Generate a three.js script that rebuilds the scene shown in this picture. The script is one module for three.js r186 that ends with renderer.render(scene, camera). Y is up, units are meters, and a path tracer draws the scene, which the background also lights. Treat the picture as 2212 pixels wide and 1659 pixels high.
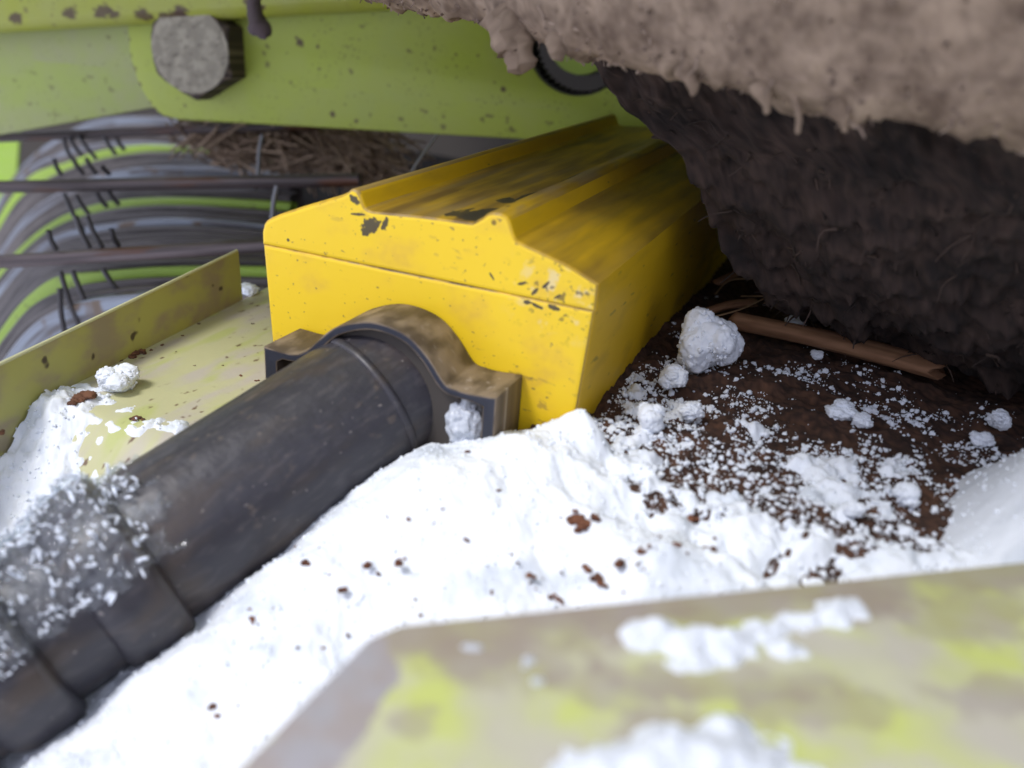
import * as THREE from 'three';
import { ImprovedNoise } from 'three/addons/math/ImprovedNoise.js';
import { mergeGeometries, toCreasedNormals } from 'three/addons/utils/BufferGeometryUtils.js';

const V = (x, y, z) => new THREE.Vector3(x, y, z);
const scene = new THREE.Scene();

// ---------------------------------------------------------------- camera
const FPX = 1863, CX = 1106, CY = 829.5;                 // focal length and centre, in pixels of a 2212 x 1659 picture
const RIGHT = V(0.9166, 0.0701, -0.3936).normalize(), UP = V(-0.2204, 0.91, -0.3511).normalize(), FWD = V(-0.3335, -0.4086, -0.8496).normalize();
const EYE = V(0.0797, 0.1391, 0.2785);
const camera = new THREE.PerspectiveCamera(2 * Math.atan(CY / FPX) * 180 / Math.PI, 4 / 3, 0.01, 400);
camera.matrixAutoUpdate = true;
camera.position.copy(EYE);
camera.quaternion.setFromRotationMatrix(new THREE.Matrix4().makeBasis(RIGHT, UP, FWD.clone().negate()));
camera.focus = 0.39; camera.userData.fStop = 6.2;
scene.add(camera);

// ---------------------------------------------------------------- sky, sun, exposure
const SUN = V(-0.32, 0.85, 0.46).normalize();
{
  const w = 128, h = 64, d = new Float32Array(w * h * 4);
  for (let j = 0; j < h; j++) for (let i = 0; i < w; i++) {
    const el = (j + 0.5) / h * Math.PI - Math.PI / 2, y = Math.sin(el), k = (j * w + i) * 4;
    const b = y > 0 ? 0.56 + 0.34 * y : 0.45;
    d[k] = 0.92 * b; d[k + 1] = 0.96 * b; d[k + 2] = 1.2 * b; d[k + 3] = 1;
  }
  const t = new THREE.DataTexture(d, w, h, THREE.RGBAFormat, THREE.FloatType);
  t.mapping = THREE.EquirectangularReflectionMapping; t.magFilter = THREE.LinearFilter; t.minFilter = THREE.LinearFilter; t.needsUpdate = true;
  scene.background = t; scene.environment = t; scene.backgroundIntensity = 1; scene.environmentIntensity = 1;
}
const sun = new THREE.DirectionalLight(new THREE.Color(1, 0.97, 0.94), 1.5);
sun.position.copy(SUN).multiplyScalar(4); sun.castShadow = true; sun.shadow.radius = 30; sun.shadow.mapSize.set(2048, 2048);
Object.assign(sun.shadow.camera, { left: -1.2, right: 1.2, top: 1.2, bottom: -1.2, near: 0.5, far: 9 });
scene.add(sun); scene.add(sun.target);
const renderer = new THREE.WebGLRenderer({ antialias: true });
renderer.setSize(1024, 768);
renderer.toneMapping = THREE.LinearToneMapping; renderer.toneMappingExposure = 1.65;
renderer.shadowMap.enabled = true;

// ---------------------------------------------------------------- helpers
let seed = 20231;
const rnd = () => { seed = (seed * 1664525 + 1013904223) >>> 0; return seed / 4294967296; };
const rr = (a, b) => a + (b - a) * rnd();
const PN = new ImprovedNoise();
const n3 = (x, y, z) => PN.noise(x + 71.3, y + 33.7, z + 17.1);
const fbm = (x, y, z, o = 4) => { let s = 0, a = 0.5, f = 1; for (let i = 0; i < o; i++) { s += a * n3(x * f, y * f, z * f + i * 9.1); a *= 0.5; f *= 2.03; } return s; };
const ss = (a, b, x) => { const t = Math.min(1, Math.max(0, (x - a) / (b - a))); return t * t * (3 - 2 * t); };
const lerp = (a, b, t) => a + (b - a) * t;
const mix3 = (a, b, t) => [lerp(a[0], b[0], t), lerp(a[1], b[1], t), lerp(a[2], b[2], t)];
const ray = (px, py) => RIGHT.clone().multiplyScalar((px - CX) / FPX).addScaledVector(UP, -(py - CY) / FPX).add(FWD);
const at = (px, py, depth) => EYE.clone().addScaledVector(ray(px, py), depth);                 // pixel + distance -> point
const hit = (px, py, n, p0) => { const r = ray(px, py); return EYE.clone().addScaledVector(r, n.dot(p0.clone().sub(EYE)) / n.dot(r)); };
const onY = (px, py, y) => hit(px, py, V(0, 1, 0), V(0, y, 0));
const onZ = (px, py, z) => hit(px, py, V(0, 0, 1), V(0, 0, z));
const lin = c => new THREE.Color().setRGB(c[0], c[1], c[2]);
const taken = {};
const numbered = n => { const k = taken[n] = (taken[n] ?? -1) + 1; return k ? `${n}_${String(k).padStart(3, '0')}` : n; };
function tag(o, label, category, group, kind) {
  o.userData.label = label; o.userData.category = category;
  if (group) o.userData.group = group;
  if (kind) o.userData.kind = kind;
  return o;
}
function mesh(name, g, m, parent) {
  const o = new THREE.Mesh(g, m); o.name = parent ? name : numbered(name); o.castShadow = o.receiveShadow = true;
  (parent || scene).add(o); return o;
}
function group(name, p) { const o = new THREE.Group(); o.name = numbered(name); if (p) o.position.copy(p); scene.add(o); return o; }
const std = (c, rough = 0.7, extra = {}) => new THREE.MeshPhysicalMaterial({ color: Array.isArray(c) ? lin(c) : c, roughness: rough, ...extra });
const toS = v => { v = Math.min(1, Math.max(0, v)); return Math.round(255 * (v <= 0.0031308 ? v * 12.92 : 1.055 * Math.pow(v, 1 / 2.4) - 0.055)); };
// a colour map covering W x H metres; fn(x, y) in metres gives a linear colour
function colourMap(W, H, ppm, fn, alphaFn) {
  const w = Math.min(2048, Math.round(W * ppm)), h = Math.min(2048, Math.round(H * ppm)), d = new Uint8Array(w * h * 4);
  for (let j = 0; j < h; j++) for (let i = 0; i < w; i++) {
    const c = fn((i + 0.5) / w * W, (j + 0.5) / h * H), k = (j * w + i) * 4;
    d[k] = toS(c[0]); d[k + 1] = toS(c[1]); d[k + 2] = toS(c[2]); d[k + 3] = 255;
  }
  const t = new THREE.DataTexture(d, w, h, THREE.RGBAFormat); t.colorSpace = THREE.SRGBColorSpace;
  t.magFilter = THREE.LinearFilter; t.minFilter = THREE.LinearMipmapLinearFilter; t.generateMipmaps = true; t.wrapS = t.wrapT = THREE.RepeatWrapping;
  t.repeat.set(1 / W, 1 / H); t.needsUpdate = true; return t;
}
function bumpTex(W, n, fn) {
  const d = new Uint8Array(n * n * 4);
  for (let j = 0; j < n; j++) for (let i = 0; i < n; i++) { const v = Math.round(255 * Math.min(1, Math.max(0, fn(i / n * W, j / n * W)))), k = (j * n + i) * 4; d[k] = d[k + 1] = d[k + 2] = v; d[k + 3] = 255; }
  const t = new THREE.DataTexture(d, n, n, THREE.RGBAFormat); t.magFilter = THREE.LinearFilter; t.minFilter = THREE.LinearMipmapLinearFilter; t.generateMipmaps = true;
  t.wrapS = t.wrapT = THREE.MirroredRepeatWrapping; t.repeat.set(1 / W, 1 / W); t.needsUpdate = true; return t;
}
function setUV(g, fn) {          // fn(position, normal) -> [u, v] in metres
  const p = g.attributes.position, n = g.attributes.normal, uv = new Float32Array(p.count * 2), P = V(), N = V();
  for (let i = 0; i < p.count; i++) { P.fromBufferAttribute(p, i); N.fromBufferAttribute(n, i); const r = fn(P, N); uv[2 * i] = r[0]; uv[2 * i + 1] = r[1]; }
  g.setAttribute('uv', new THREE.BufferAttribute(uv, 2)); return g;
}
// grid surface: fn(i/nu, j/nv) -> Vector3, col(u, v, p) -> linear colour; indexed, smooth
function grid(nu, nv, fn, col, flip, keep) {
  const pos = new Float32Array((nu + 1) * (nv + 1) * 3), uv = new Float32Array((nu + 1) * (nv + 1) * 2), c = col ? new Float32Array((nu + 1) * (nv + 1) * 3) : null, idx = [];
  let k = 0;
  for (let j = 0; j <= nv; j++) for (let i = 0; i <= nu; i++, k++) {
    const p = fn(i / nu, j / nv); pos[3 * k] = p.x; pos[3 * k + 1] = p.y; pos[3 * k + 2] = p.z; uv[2 * k] = i / nu; uv[2 * k + 1] = j / nv;
    if (c) { const q = col(i / nu, j / nv, p); c[3 * k] = q[0]; c[3 * k + 1] = q[1]; c[3 * k + 2] = q[2]; }
  }
  const ok = k => keep(pos[3 * k], pos[3 * k + 1], pos[3 * k + 2]);
  for (let j = 0; j < nv; j++) for (let i = 0; i < nu; i++) {
    const a = j * (nu + 1) + i, b = a + 1, d = a + nu + 1, e = d + 1;
    if (keep && !(ok(a) || ok(b) || ok(d) || ok(e))) continue;
    if (flip) idx.push(a, d, b, b, d, e); else idx.push(a, b, d, b, e, d);
  }
  const g = new THREE.BufferGeometry(); g.setAttribute('position', new THREE.BufferAttribute(pos, 3)); g.setAttribute('uv', new THREE.BufferAttribute(uv, 2));
  if (c) g.setAttribute('color', new THREE.BufferAttribute(c, 3));
  g.setIndex(idx); g.computeVertexNormals(); return g;
}
function tube(points, r, seg = 24, rad = 8, taper) {
  const curve = new THREE.CatmullRomCurve3(points), g = new THREE.TubeGeometry(curve, seg, r, rad, false);
  if (taper) {
    const p = g.attributes.position, q = V();
    for (let i = 0; i <= seg; i++) { const c = curve.getPointAt(i / seg), s = taper(i / seg); for (let j = 0; j <= rad; j++) { const k = i * (rad + 1) + j; q.fromBufferAttribute(p, k).sub(c).multiplyScalar(s).add(c); p.setXYZ(k, q.x, q.y, q.z); } }
    g.computeVertexNormals();
  }
  return g;
}
function rod(a, b, r, rad = 14) {             // capped bar with slightly rounded ends
  const L = a.distanceTo(b), pts = [[0, 0], [r * 0.8, 0], [r, r * 0.25], [r, L - r * 0.25], [r * 0.8, L], [0, L]].map(q => new THREE.Vector2(q[0], q[1]));
  const g = new THREE.LatheGeometry(pts, rad); g.applyQuaternion(new THREE.Quaternion().setFromUnitVectors(V(0, 1, 0), b.clone().sub(a).normalize())); g.translate(a.x, a.y, a.z); return g;
}
function lump(r, det, amp, freq, sd, sq = [1, 1, 1], fine = 0) {
  const g = new THREE.IcosahedronGeometry(1, det), p = g.attributes.position, q = V();
  for (let i = 0; i < p.count; i++) { q.fromBufferAttribute(p, i).normalize(); const s = r * (1 + amp * fbm(q.x * freq + sd, q.y * freq, q.z * freq - sd, fine ? 2 : 5) * 2 + (fine ? fine * (fbm(q.x * 5 + sd, q.y * 5, q.z * 5, 2) * 0.5 + 0.6 * n3(q.x * 17, q.y * 17, q.z * 17 + sd)) : 0)); p.setXYZ(i, q.x * s * sq[0], q.y * s * sq[1], q.z * s * sq[2]); }
  g.deleteAttribute('normal'); g.deleteAttribute('uv');
  const m = toSmooth(g); return setUV(m, p => [p.x + p.y * 0.6, p.z + p.y * 0.7]);
}
import { mergeVertices } from 'three/addons/utils/BufferGeometryUtils.js';
function lobes(det, sd, n, amp, sq) {      // snow clod: a core packed all round with small rounded granule clusters
  const keep = seed; seed = Math.round(sd * 7919) + 17; const parts = [], N = det > 40 ? 620 : 220, lo = det > 40 ? 0.03 : 0.05, hi = det > 40 ? 0.085 : 0.14;
  const balls = []; for (let i = 0; i < 9; i++) { const d = V(rr(-1, 1), rr(-1, 1), rr(-1, 1)).normalize(), r = rr(0.36, 0.62); balls.push([d.multiplyScalar(i ? 0.9 - r * rr(0.7, 1) : 0.1), i ? r : 0.68]); }
  for (const [c, r] of balls) { const b = lump(r, 12, amp, 1.4, rr(0, 60), [1, 1, 1], 0.1); b.translate(c.x, c.y, c.z); parts.push(b); }
  for (let i = 0; i < N; i++) {
    const [c, r0] = balls[Math.floor(rnd() * balls.length)], d = V(rr(-1, 1), rr(-1, 1), rr(-1, 1)).normalize(), q = c.clone().addScaledVector(d, r0 * rr(0.93, 1.02)); if (balls.some(([c2, r2]) => c2 !== c && q.distanceTo(c2) < r2 * 0.9)) continue;
    const r = lerp(lo, hi, Math.pow(rnd(), 2.5)), b = lump(r, 1, 0.3, 1.6, rr(0, 40), [rr(0.8, 1.2), rr(0.8, 1.2), rr(0.8, 1.2)]); b.translate(q.x, q.y, q.z); parts.push(b);
  }
  seed = keep; const g = mergeGeometries(parts); g.scale(sq[0], sq[1], sq[2]); g.computeVertexNormals();
  return setUV(g, v => [v.x + v.y * 0.6, v.z + v.y * 0.7]);
}
function toSmooth(g) { const m = mergeVertices(g, 1e-7); m.computeVertexNormals(); return m; }
const bakeColor = (g, fn) => { const p = g.attributes.position, c = new Float32Array(p.count * 3), q = V(); for (let i = 0; i < p.count; i++) { q.fromBufferAttribute(p, i); const r = fn(q); c.set(r, 3 * i); } g.setAttribute('color', new THREE.BufferAttribute(c, 3)); return g; };

// ---------------------------------------------------------------- the floor of the place: heights of tray, soil and snow
const trayY = z => z < 0.05 ? -0.03 : -0.03 - 0.85 * (z - 0.05);
const soilY = (x, z) => -0.008 - 0.62 * Math.max(z - 0.03, 0) + 0.007 * fbm(x * 30, 3, z * 30, 3) + 0.0045 * fbm(x * 140, 9, z * 140, 4) + 0.022 * ss(0.2, 0.5, x) - 0.01 * ss(-0.1, -0.28, z);
// snow mounds: [x, z, radius x, radius z, height]
const mounds = [];
const mound = (px, py, y, rx, rz, h) => { const p = onY(px, py, y); mounds.push([p.x, p.z, rx, rz, h]); };
mound(50, 900, -0.03, 0.034, 0.03, 0.0085); mound(20, 985, -0.03, 0.03, 0.022, 0.010); mound(150, 880, -0.03, 0.014, 0.018, 0.006);
mound(140, 1040, -0.03, 0.016, 0.02, 0.016); mound(60, 1120, -0.03, 0.03, 0.025, 0.014); mound(-80, 930, -0.03, 0.04, 0.05, 0.012);
mound(330, 915, -0.03, 0.012, 0.011, 0.005); mound(390, 925, -0.03, 0.012, 0.009, 0.0054); mound(270, 885, -0.03, 0.008, 0.008, 0.0042);
const hoseX = z => -0.0805 - 0.457 * (z - 0.027), hoseYc = z => -0.0062 - 0.4 * (z - 0.027);
// how much thin snow lies on the soil: patchy, thinning towards the roller
const dusting = (x, z) => { const far = 0.016 + 0.36 * x - z; return 0.95 * fbm(x * 34, 4, z * 34, 3) + 0.9 * fbm(x * 105, 7, z * 105, 3) + 0.3 - far * 4.4 + 2.6 * Math.max(0, x - 0.06) * ss(-0.16, -0.04, z); };
function snowY(x, z) {
  const rough = 0.0075 * fbm(x * 40, 1, z * 40, 2) + 0.0019 * fbm(x * 150, 5, z * 150, 3) + 0.0011 * fbm(x * 480, 5, z * 480, 2);
  // open drift in front of the box, hollow along the hose
  const zb = lerp(0.002, 0.016 + 0.36 * Math.max(x, 0), ss(-0.02, 0.03, x)), zz = Math.max(z, 0);
  let base = -0.006 - 0.5 * Math.max(z - 0.03, 0);
  base = lerp(Math.min(base, hoseYc(z) - 0.025 - 0.13 * Math.max(0, z - 0.06)), base, ss(0.005, 0.05, x - hoseX(zz)));
  const cover = ss(-0.016, 0.03, z - zb + 0.03 * fbm(x * 26, 2, z * 26, 3));
  let s = base - 0.019 + 0.023 * cover + rough;
  s += 0.018 * Math.exp(-(((x - 0.003) / 0.022) ** 2) - (((z - 0.008) / 0.018) ** 2)) - 0.008 * Math.exp(-(((x + 0.034) / 0.017) ** 2) - (((z - 0.03) / 0.018) ** 2));
  s += 0.006 * Math.exp(-(((x + 0.03) / 0.02) ** 2) - (((z - 0.05) / 0.03) ** 2));
  s += 0.012 * Math.exp(-(((x - 0.07) / 0.045) ** 2) - (((z - 0.06) / 0.014) ** 2));
  s -= 0.05 * ss(-0.012, -0.04, x - hoseX(zz));
  if (x > -0.015) s = Math.max(s, soilY(x, z) - 0.0022 - 0.006 * ss(0.004, -0.012, x) + 0.0062 * ss(-0.05, 0.75, dusting(x, z)) + 0.0016 * fbm(x * 260, 3, z * 260, 3));
  const far = Math.exp(-(((x - 0.158) / 0.03) ** 2) - (((z - 0.0) / 0.06) ** 2));
  if (far > 0.04) s = Math.max(s, -0.026 + 0.056 * far - 0.2 * Math.max(z - 0.03, 0) + rough * 0.25);
  // patches on the tray
  if (x < -0.05) {
    let t = 0; for (const [mx, mz, rx, rz, h] of mounds) t = Math.max(t, h * Math.exp(-(((x - mx) / rx) ** 2) - (((z - mz) / rz) ** 2)));
    s = Math.max(s, trayY(z) - 0.004 + t + (0.006 * fbm(x * 75, 1, z * 75, 3) + 0.004 * fbm(x * 210, 5, z * 210, 3)) * ss(0.0, 0.004, t));
  }
  return s;
}

// ---------------------------------------------------------------- materials
const LIME = [0.36, 0.46, 0.05], LIME2 = [0.37, 0.45, 0.045], RUST = [0.07, 0.032, 0.018], DUST = [0.36, 0.31, 0.25];
const soft = bumpTex(0.12, 512, (x, y) => 0.5 + 0.5 * fbm(x * 160, y * 160, 4, 4));
function limeMap(W, H, ppm, base, opts = {}) {
  const { dust = 0.35, specks = 1, sd = 0, streak = 1 } = opts;
  return colourMap(W, H, ppm, (x, y) => {
    let c = base, a = fbm(x * 14 + sd, y * 14 * streak, 2, 4), b = fbm(x * 60, y * 60 + sd, 5, 3);
    c = mix3(c, DUST, Math.min(0.85, Math.max(0, dust * (0.55 + 1.6 * a + 0.8 * b))));
    const f = fbm(x * 330 + sd, y * 330, 8, 3); if (f > 0.2) c = mix3(c, RUST, specks * ss(0.2, 0.34, f) * 0.8 * ss(-0.15, 0.25, fbm(x * 25, y * 25, sd, 2)));
    const g = fbm(x * 95 - sd, y * 120, 3, 3); if (g > 0.3) c = mix3(c, RUST, specks * ss(0.3, 0.36, g) * 0.85);
    if (opts.more) c = opts.more(x, y, c);
    return c;
  });
}
const mSteel = std([0.3, 0.32, 0.36], 0.42, { metalness: 0.55 });
const mDark = std([0.03, 0.027, 0.028], 0.75);
const mGrain = std([0.77, 0.81, 0.87], 0.7);
const mSnow = std([0.77, 0.81, 0.87], 0.75, { bumpMap: soft, bumpScale: 0.0007 });

// ---------------------------------------------------------------- setting
{
  const g = new THREE.PlaneGeometry(300, 300, 1, 1); g.rotateX(-Math.PI / 2);
  const o = mesh('snow_field', g, std([0.7, 0.73, 0.78], 0.9)); o.position.y = -0.62; tag(o, 'snow covered ground below the machine', 'ground', null, 'structure');
}
{
  const o = mesh('soil', grid(420, 460, (u, v) => { const x = lerp(-0.02, 0.7, Math.pow(u, 1.6)), z = lerp(0.2, -0.4, v); return V(x, soilY(x, z), z); },
    (u, v, p) => { const a = 0.5 + fbm(p.x * 90, 4, p.z * 90, 4), b = fbm(p.x * 420, 2, p.z * 420, 2); return mix3([0.024, 0.011, 0.007], [0.15, 0.07, 0.038], Math.max(0, Math.min(1, a * 0.7 + b * 0.9 - 0.1))); }, false),
    std([1, 1, 1], 0.95, { vertexColors: true }));
  tag(o, 'dark brown crumbly soil to the right of the yellow box', 'soil', null, 'structure');
}
{
  const X0 = -0.34, X1 = 0.36, Z0 = -0.16, Z1 = 0.3;
  const o = mesh('snow', setUV(grid(700, 460, (u, v) => { const x = lerp(X0, X1, u), z = lerp(Z1, Z0, v); return V(x, snowY(x, z), z); },
    (u, v, p) => { const d = fbm(p.x * 30 + p.z * 8, 8, p.z * 45, 4), f = fbm(p.x * 350, 1, p.z * 350, 2); return mix3([0.79, 0.83, 0.89], [0.46, 0.51, 0.58], Math.min(0.9, Math.max(0, ss(0.04, 0.34, d) * 0.62 + ss(0.2, 0.4, f) * 0.25))); }, false, (x, y, z) => x > -0.226 + 0.105 * z && y > (x < -0.1 ? trayY(z) - 0.003 : x > 0 ? soilY(x, z) - 0.003 : -9)), p => [p.x + 1, p.z + 1]),
    std([1, 1, 1], 0.7, { vertexColors: true, bumpMap: soft, bumpScale: 0.0006 }));
  tag(o, 'white granular snow drift lying in front of the yellow box', 'snow', null, 'structure');
}

// ---------------------------------------------------------------- lime tray on the left
{
  const t = group('metal_tray', V(-0.15, -0.03, 0)); tag(t, 'dirty lime green metal tray with low side lip, left of yellow box', 'tray');
  const O = V(-0.15, -0.03, 0);
  const trayMap = colourMap(0.5, 0.8, 1600, (x, y) => {
    const sx = x * 50, sy = y * 14; let c = mix3([0.5, 0.49, 0.28], [0.48, 0.44, 0.37], ss(-0.18, 0.25, fbm(sx, sy, 1, 4) + 0.5 * fbm(x * 130, y * 40, 6, 3)));
    c = mix3(c, [0.42, 0.48, 0.12], 0.55 * ss(0.08, 0.3, fbm(x * 70, y * 22, 12, 3)));
    const f = fbm(x * 260, y * 150, 3, 3); c = mix3(c, [0.11, 0.05, 0.03], ss(0.24, 0.33, f) * ss(-0.1, 0.2, fbm(x * 30, y * 30, 4, 2)) * 0.9);
    return c;
  });
  const lipMap = colourMap(0.5, 0.1, 1600, (x, y) => mix3(mix3([0.42, 0.41, 0.12], [0.32, 0.27, 0.17], ss(-0.2, 0.25, fbm(x * 40, y * 60, 2, 4))), [0.06, 0.04, 0.02], ss(0.26, 0.32, fbm(x * 75, y * 75, 9, 3))));
  const yaw = 0.105, lx = z => -0.2272 + yaw * z;        // inner foot line of the lip
  const fl = grid(8, 60, (u, v) => { const z = lerp(0.3, -0.16, v), x = lerp(lx(z), 0.04, u); return V(x, trayY(z), z).sub(O); }, null, false);
  setUV(fl, p => [p.x + 0.25, p.z + 0.3]);
  mesh('tray_floor', fl, std([1, 1, 1], 0.55, { map: trayMap, bumpMap: soft, bumpScale: 0.0002 }), t);
  // lip: an upright strip with thickness, its top edge falling slightly towards the front
  const top = z => -0.005 - 0.04 * z, T = 0.0022;
  const prof = z => [V(lx(z), trayY(z) + 0.0002, z), V(lx(z) - 0.001, top(z) - 0.0006, z), V(lx(z) - 0.0016, top(z), z), V(lx(z) - T, top(z) - 0.0006, z), V(lx(z) - T, trayY(z) - 0.002, z)];
  const lg = grid(4, 60, (u, v) => prof(lerp(0.3, -0.098, v))[Math.round(u * 4)].sub(O), null, true);
  setUV(lg, p => [p.z + 0.2, p.y + 0.06]);
  mesh('side_lip', lg, std([1, 1, 1], 0.5, { map: lipMap }), t);
  // pale top edge of the lip
  mesh('pale_edge', tube([0.3, 0.2, 0.1, 0.05, 0, -0.05, -0.097].map(z => V(lx(z) - 0.0014, top(z) + 0.0002, z).sub(O)), 0.0009, 40, 6), std([0.6, 0.6, 0.36], 0.45), t);
}

// ---------------------------------------------------------------- yellow box
{
  const t = group('yellow_box', V(-0.07, -0.02, -0.15)); tag(t, 'scuffed yellow plastic box with grooved lid, held by black hose clamp', 'box'); const O = V(-0.07, -0.02, -0.15);
  const YEL = [0.84, 0.57, 0.014], BLK = [0.022, 0.021, 0.026], GRIME = [0.15, 0.085, 0.03];
  const chips = [];                 // [x, y, rx, ry, angle] on the front face
  const chip = (px, py, rx, ry, a) => { const p = onZ(px, py, 0); chips.push([p.x, p.y, rx, ry, a]); };
  chip(800, 488, 0.0046, 0.0026, 0.55); chip(790, 503, 0.002, 0.0014, 0.6); chip(832, 484, 0.0011, 0.0024, -0.3); chip(826, 492, 0.0008, 0.0012, -0.3); chip(766, 432, 0.0026, 0.0013, -0.6); chip(775, 463, 0.003, 0.0005, 0.1);
  chip(1240, 577, 0.004, 0.0013, -0.35); chip(1252, 583, 0.0018, 0.0012, 0); chip(1139, 653, 0.0013, 0.001, 0); chip(1160, 661, 0.0028, 0.0006, -0.25); chip(1195, 664, 0.0028, 0.0009, -0.2); chip(1155, 630, 0.0022, 0.0006, 0.9); chip(1128, 612, 0.0018, 0.0005, 0.4); chip(1178, 617, 0.0022, 0.0005, 0.9); chip(1063, 598, 0.0015, 0.0004, -0.9); chip(622, 518, 0.0007, 0.0006, 0); chip(1205, 640, 0.0015, 0.0004, 0.7);
  const tops = [[-0.054, 0.014, 0.010, 0.010, 0.2], [-0.049, 0.024, 0.006, 0.007, 0], [-0.051, 0.055, 0.003, 0.016, 0], [-0.046, 0.085, 0.003, 0.02, 0], [-0.055, 0.045, 0.004, 0.006, 0], [-0.047, 0.12, 0.002, 0.014, 0]];
  const inEll = ([cx, cy, rx, ry, a], x, y, w) => { const dx = x - cx, dy = y - cy, c = Math.cos(a), s = Math.sin(a); return Math.hypot((dx * c + dy * s) / rx, (-dx * s + dy * c) / ry) + w; };
  // sheet: u 0..0.16 front face (x + 0.146, y + 0.03); u 0.17..0.33 top (x + 0.316, -z); u 0.34..0.46 sides (y + 0.37, -z)
  const map = colourMap(0.47, 0.36, 4300, (u, v) => {
    if (u < 0.165) {
      const x = u - 0.146, y = v - 0.03; let c = YEL;
      c = mix3(c, [0.62, 0.36, 0.06], 0.55 * ss(-0.05, 0.4, fbm(x * 45, y * 60, 1, 4)) * (0.6 + 0.8 * fbm(x * 300, y * 300, 4, 2)));
      c = mix3(c, [0.33, 0.2, 0.05], 0.6 * ss(0.2, 0.34, fbm(x * 170 + y * 90, y * 300, 7, 3)) * ss(-0.1, 0.2, fbm(x * 25, y * 25, 3, 2)));
      c = mix3(c, [0.2, 0.12, 0.05], 0.7 * ss(0.33, 0.4, fbm(x * 380, y * 520, 2, 3)));
      const corner = ss(0.03, 0.005, Math.hypot(x + 0.012, (y - 0.044) * 1.3));
      c = mix3(c, [0.74, 0.62, 0.36], corner * 0.7 * ss(0.06, 0.3, fbm(x * 170, y * 170, 5, 3)));
      c = mix3(c, BLK, corner * 0.7 * ss(0.2, 0.28, fbm(x * 300, y * 300, 15, 3)));
      const w = 0.55 * fbm(x * 420, y * 420, 1, 3); let m = 9; for (const e of chips) m = Math.min(m, inEll(e, x, y, w * 1.6)); c = mix3(c, BLK, 0.92 * ss(1.05, 0.92, m));
      c = mix3(c, [0.1, 0.05, 0.01], 0.8 * ss(0.0012, 0.0008, Math.hypot(x + 0.0413, y - 0.0655)));  // dark dot painted in for the shade of a small hole
      return c;
    }
    if (u < 0.335) {                 // lid seen from above: dragged grime, black scuffs along the groove
      const x = u - 0.316, z = v; let c = [0.82, 0.51, 0.014];
      const st = fbm(x * 140, z * 13, 3, 4), cl = fbm(x * 40, z * 16, 6, 3);
      const groove = ss(-0.096, -0.088, x) * ss(-0.036, -0.044, x), ridge = ss(0.006, 0.002, Math.abs(x + 0.0985)) + ss(0.006, 0.002, Math.abs(x + 0.0395));
      c = mix3(c, GRIME, Math.min(0.93, Math.max(0.1, 0.36 + st * 0.8 + cl * 0.5 + groove * 0.36)));
      c = mix3(c, [0.3, 0.22, 0.13], 0.6 * ridge * ss(-0.2, 0.15, fbm(x * 200, z * 30, 2, 3)));
      c = mix3(c, [0.2, 0.15, 0.11], 0.6 * ss(0.0, 0.35, fbm(x * 70, z * 9, 14, 3)) * (0.35 + 0.65 * groove));
      const w = 0.9 * fbm(x * 260, z * 90, 1, 3); let m = 9; for (const e of tops) m = Math.min(m, inEll(e, x, z, w)); c = mix3(c, BLK, 0.9 * ss(1.08, 0.88, m));
      return c;
    }
    const y = u - 0.37, z = v; let c = [0.84, 0.53, 0.014];
    c = mix3(c, [0.3, 0.17, 0.05], Math.min(0.8, Math.max(0, -0.05 + 0.7 * fbm(y * 90, z * 22, 4, 4) + 0.6 * fbm(y * 30, z * 30, 8, 2))));
    c = mix3(c, [0.09, 0.06, 0.035], 0.5 * ss(0.3, 0.4, fbm(y * 260, z * 60, 3, 3)));
    return c;
  });
  const m = std([1, 1, 1], 0.46, { map, bumpMap: soft, bumpScale: 0.00015 });
  const uvf = (p, n) => { const q = p.clone().add(O); return Math.abs(n.z) > 0.72 ? [q.x + 0.146, q.y + 0.03] : Math.abs(n.x) > 0.8 ? [q.y + 0.37, Math.min(0.35, Math.max(0.003, -q.z))] : [q.x + 0.316, Math.min(0.35, Math.max(0.003, -q.z))]; };
  const ext = (pts, name, bev) => {
    const s = new THREE.Shape(pts.map(p => new THREE.Vector2(p[0], p[1])));
    let g = new THREE.ExtrudeGeometry(s, { depth: 0.335 - 2 * bev, bevelEnabled: true, bevelThickness: bev, bevelSize: bev, bevelOffset: -bev, bevelSegments: 3, curveSegments: 4, steps: 1 });
    g.translate(0, 0, -0.335 + bev); g.translate(-O.x, -O.y, -O.z); g.deleteAttribute('uv');
    g = toCreasedNormals(g, 0.2); setUV(g, uvf); return mesh(name, g, m, t);
  };
  const sm = (pts, n) => new THREE.SplineCurve(pts.map(p => new THREE.Vector2(p[0], p[1]))).getPoints(n).map(p => [p.x, p.y]);
  const lid = [[-0.1437, 0.0397], [-0.1436, 0.0452], ...sm([[-0.1425, 0.0485], [-0.139, 0.0517], [-0.1235, 0.0586], [-0.1055, 0.0657], [-0.1015, 0.0684], [-0.0993, 0.0688], [-0.0972, 0.0672], [-0.095, 0.0625], [-0.0915, 0.0617]], 24),
    [-0.07, 0.0632], ...sm([[-0.05, 0.0640], [-0.0465, 0.0662], [-0.0435, 0.0686], [-0.039, 0.0690], [-0.036, 0.0676], [-0.0345, 0.0645], [-0.0325, 0.0607], [-0.029, 0.0594], [-0.0151, 0.0558], [-0.0085, 0.0535], [-0.0004, 0.0502]], 26), [-0.0002, 0.0397]].reverse();
  ext(lid, 'lid', 0.0018);
  ext([[-0.1434, 0.0405], [-0.1402, -0.02], [-0.0042, -0.02], [-0.0006, 0.0405]], 'lower_shell', 0.0018);
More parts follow.
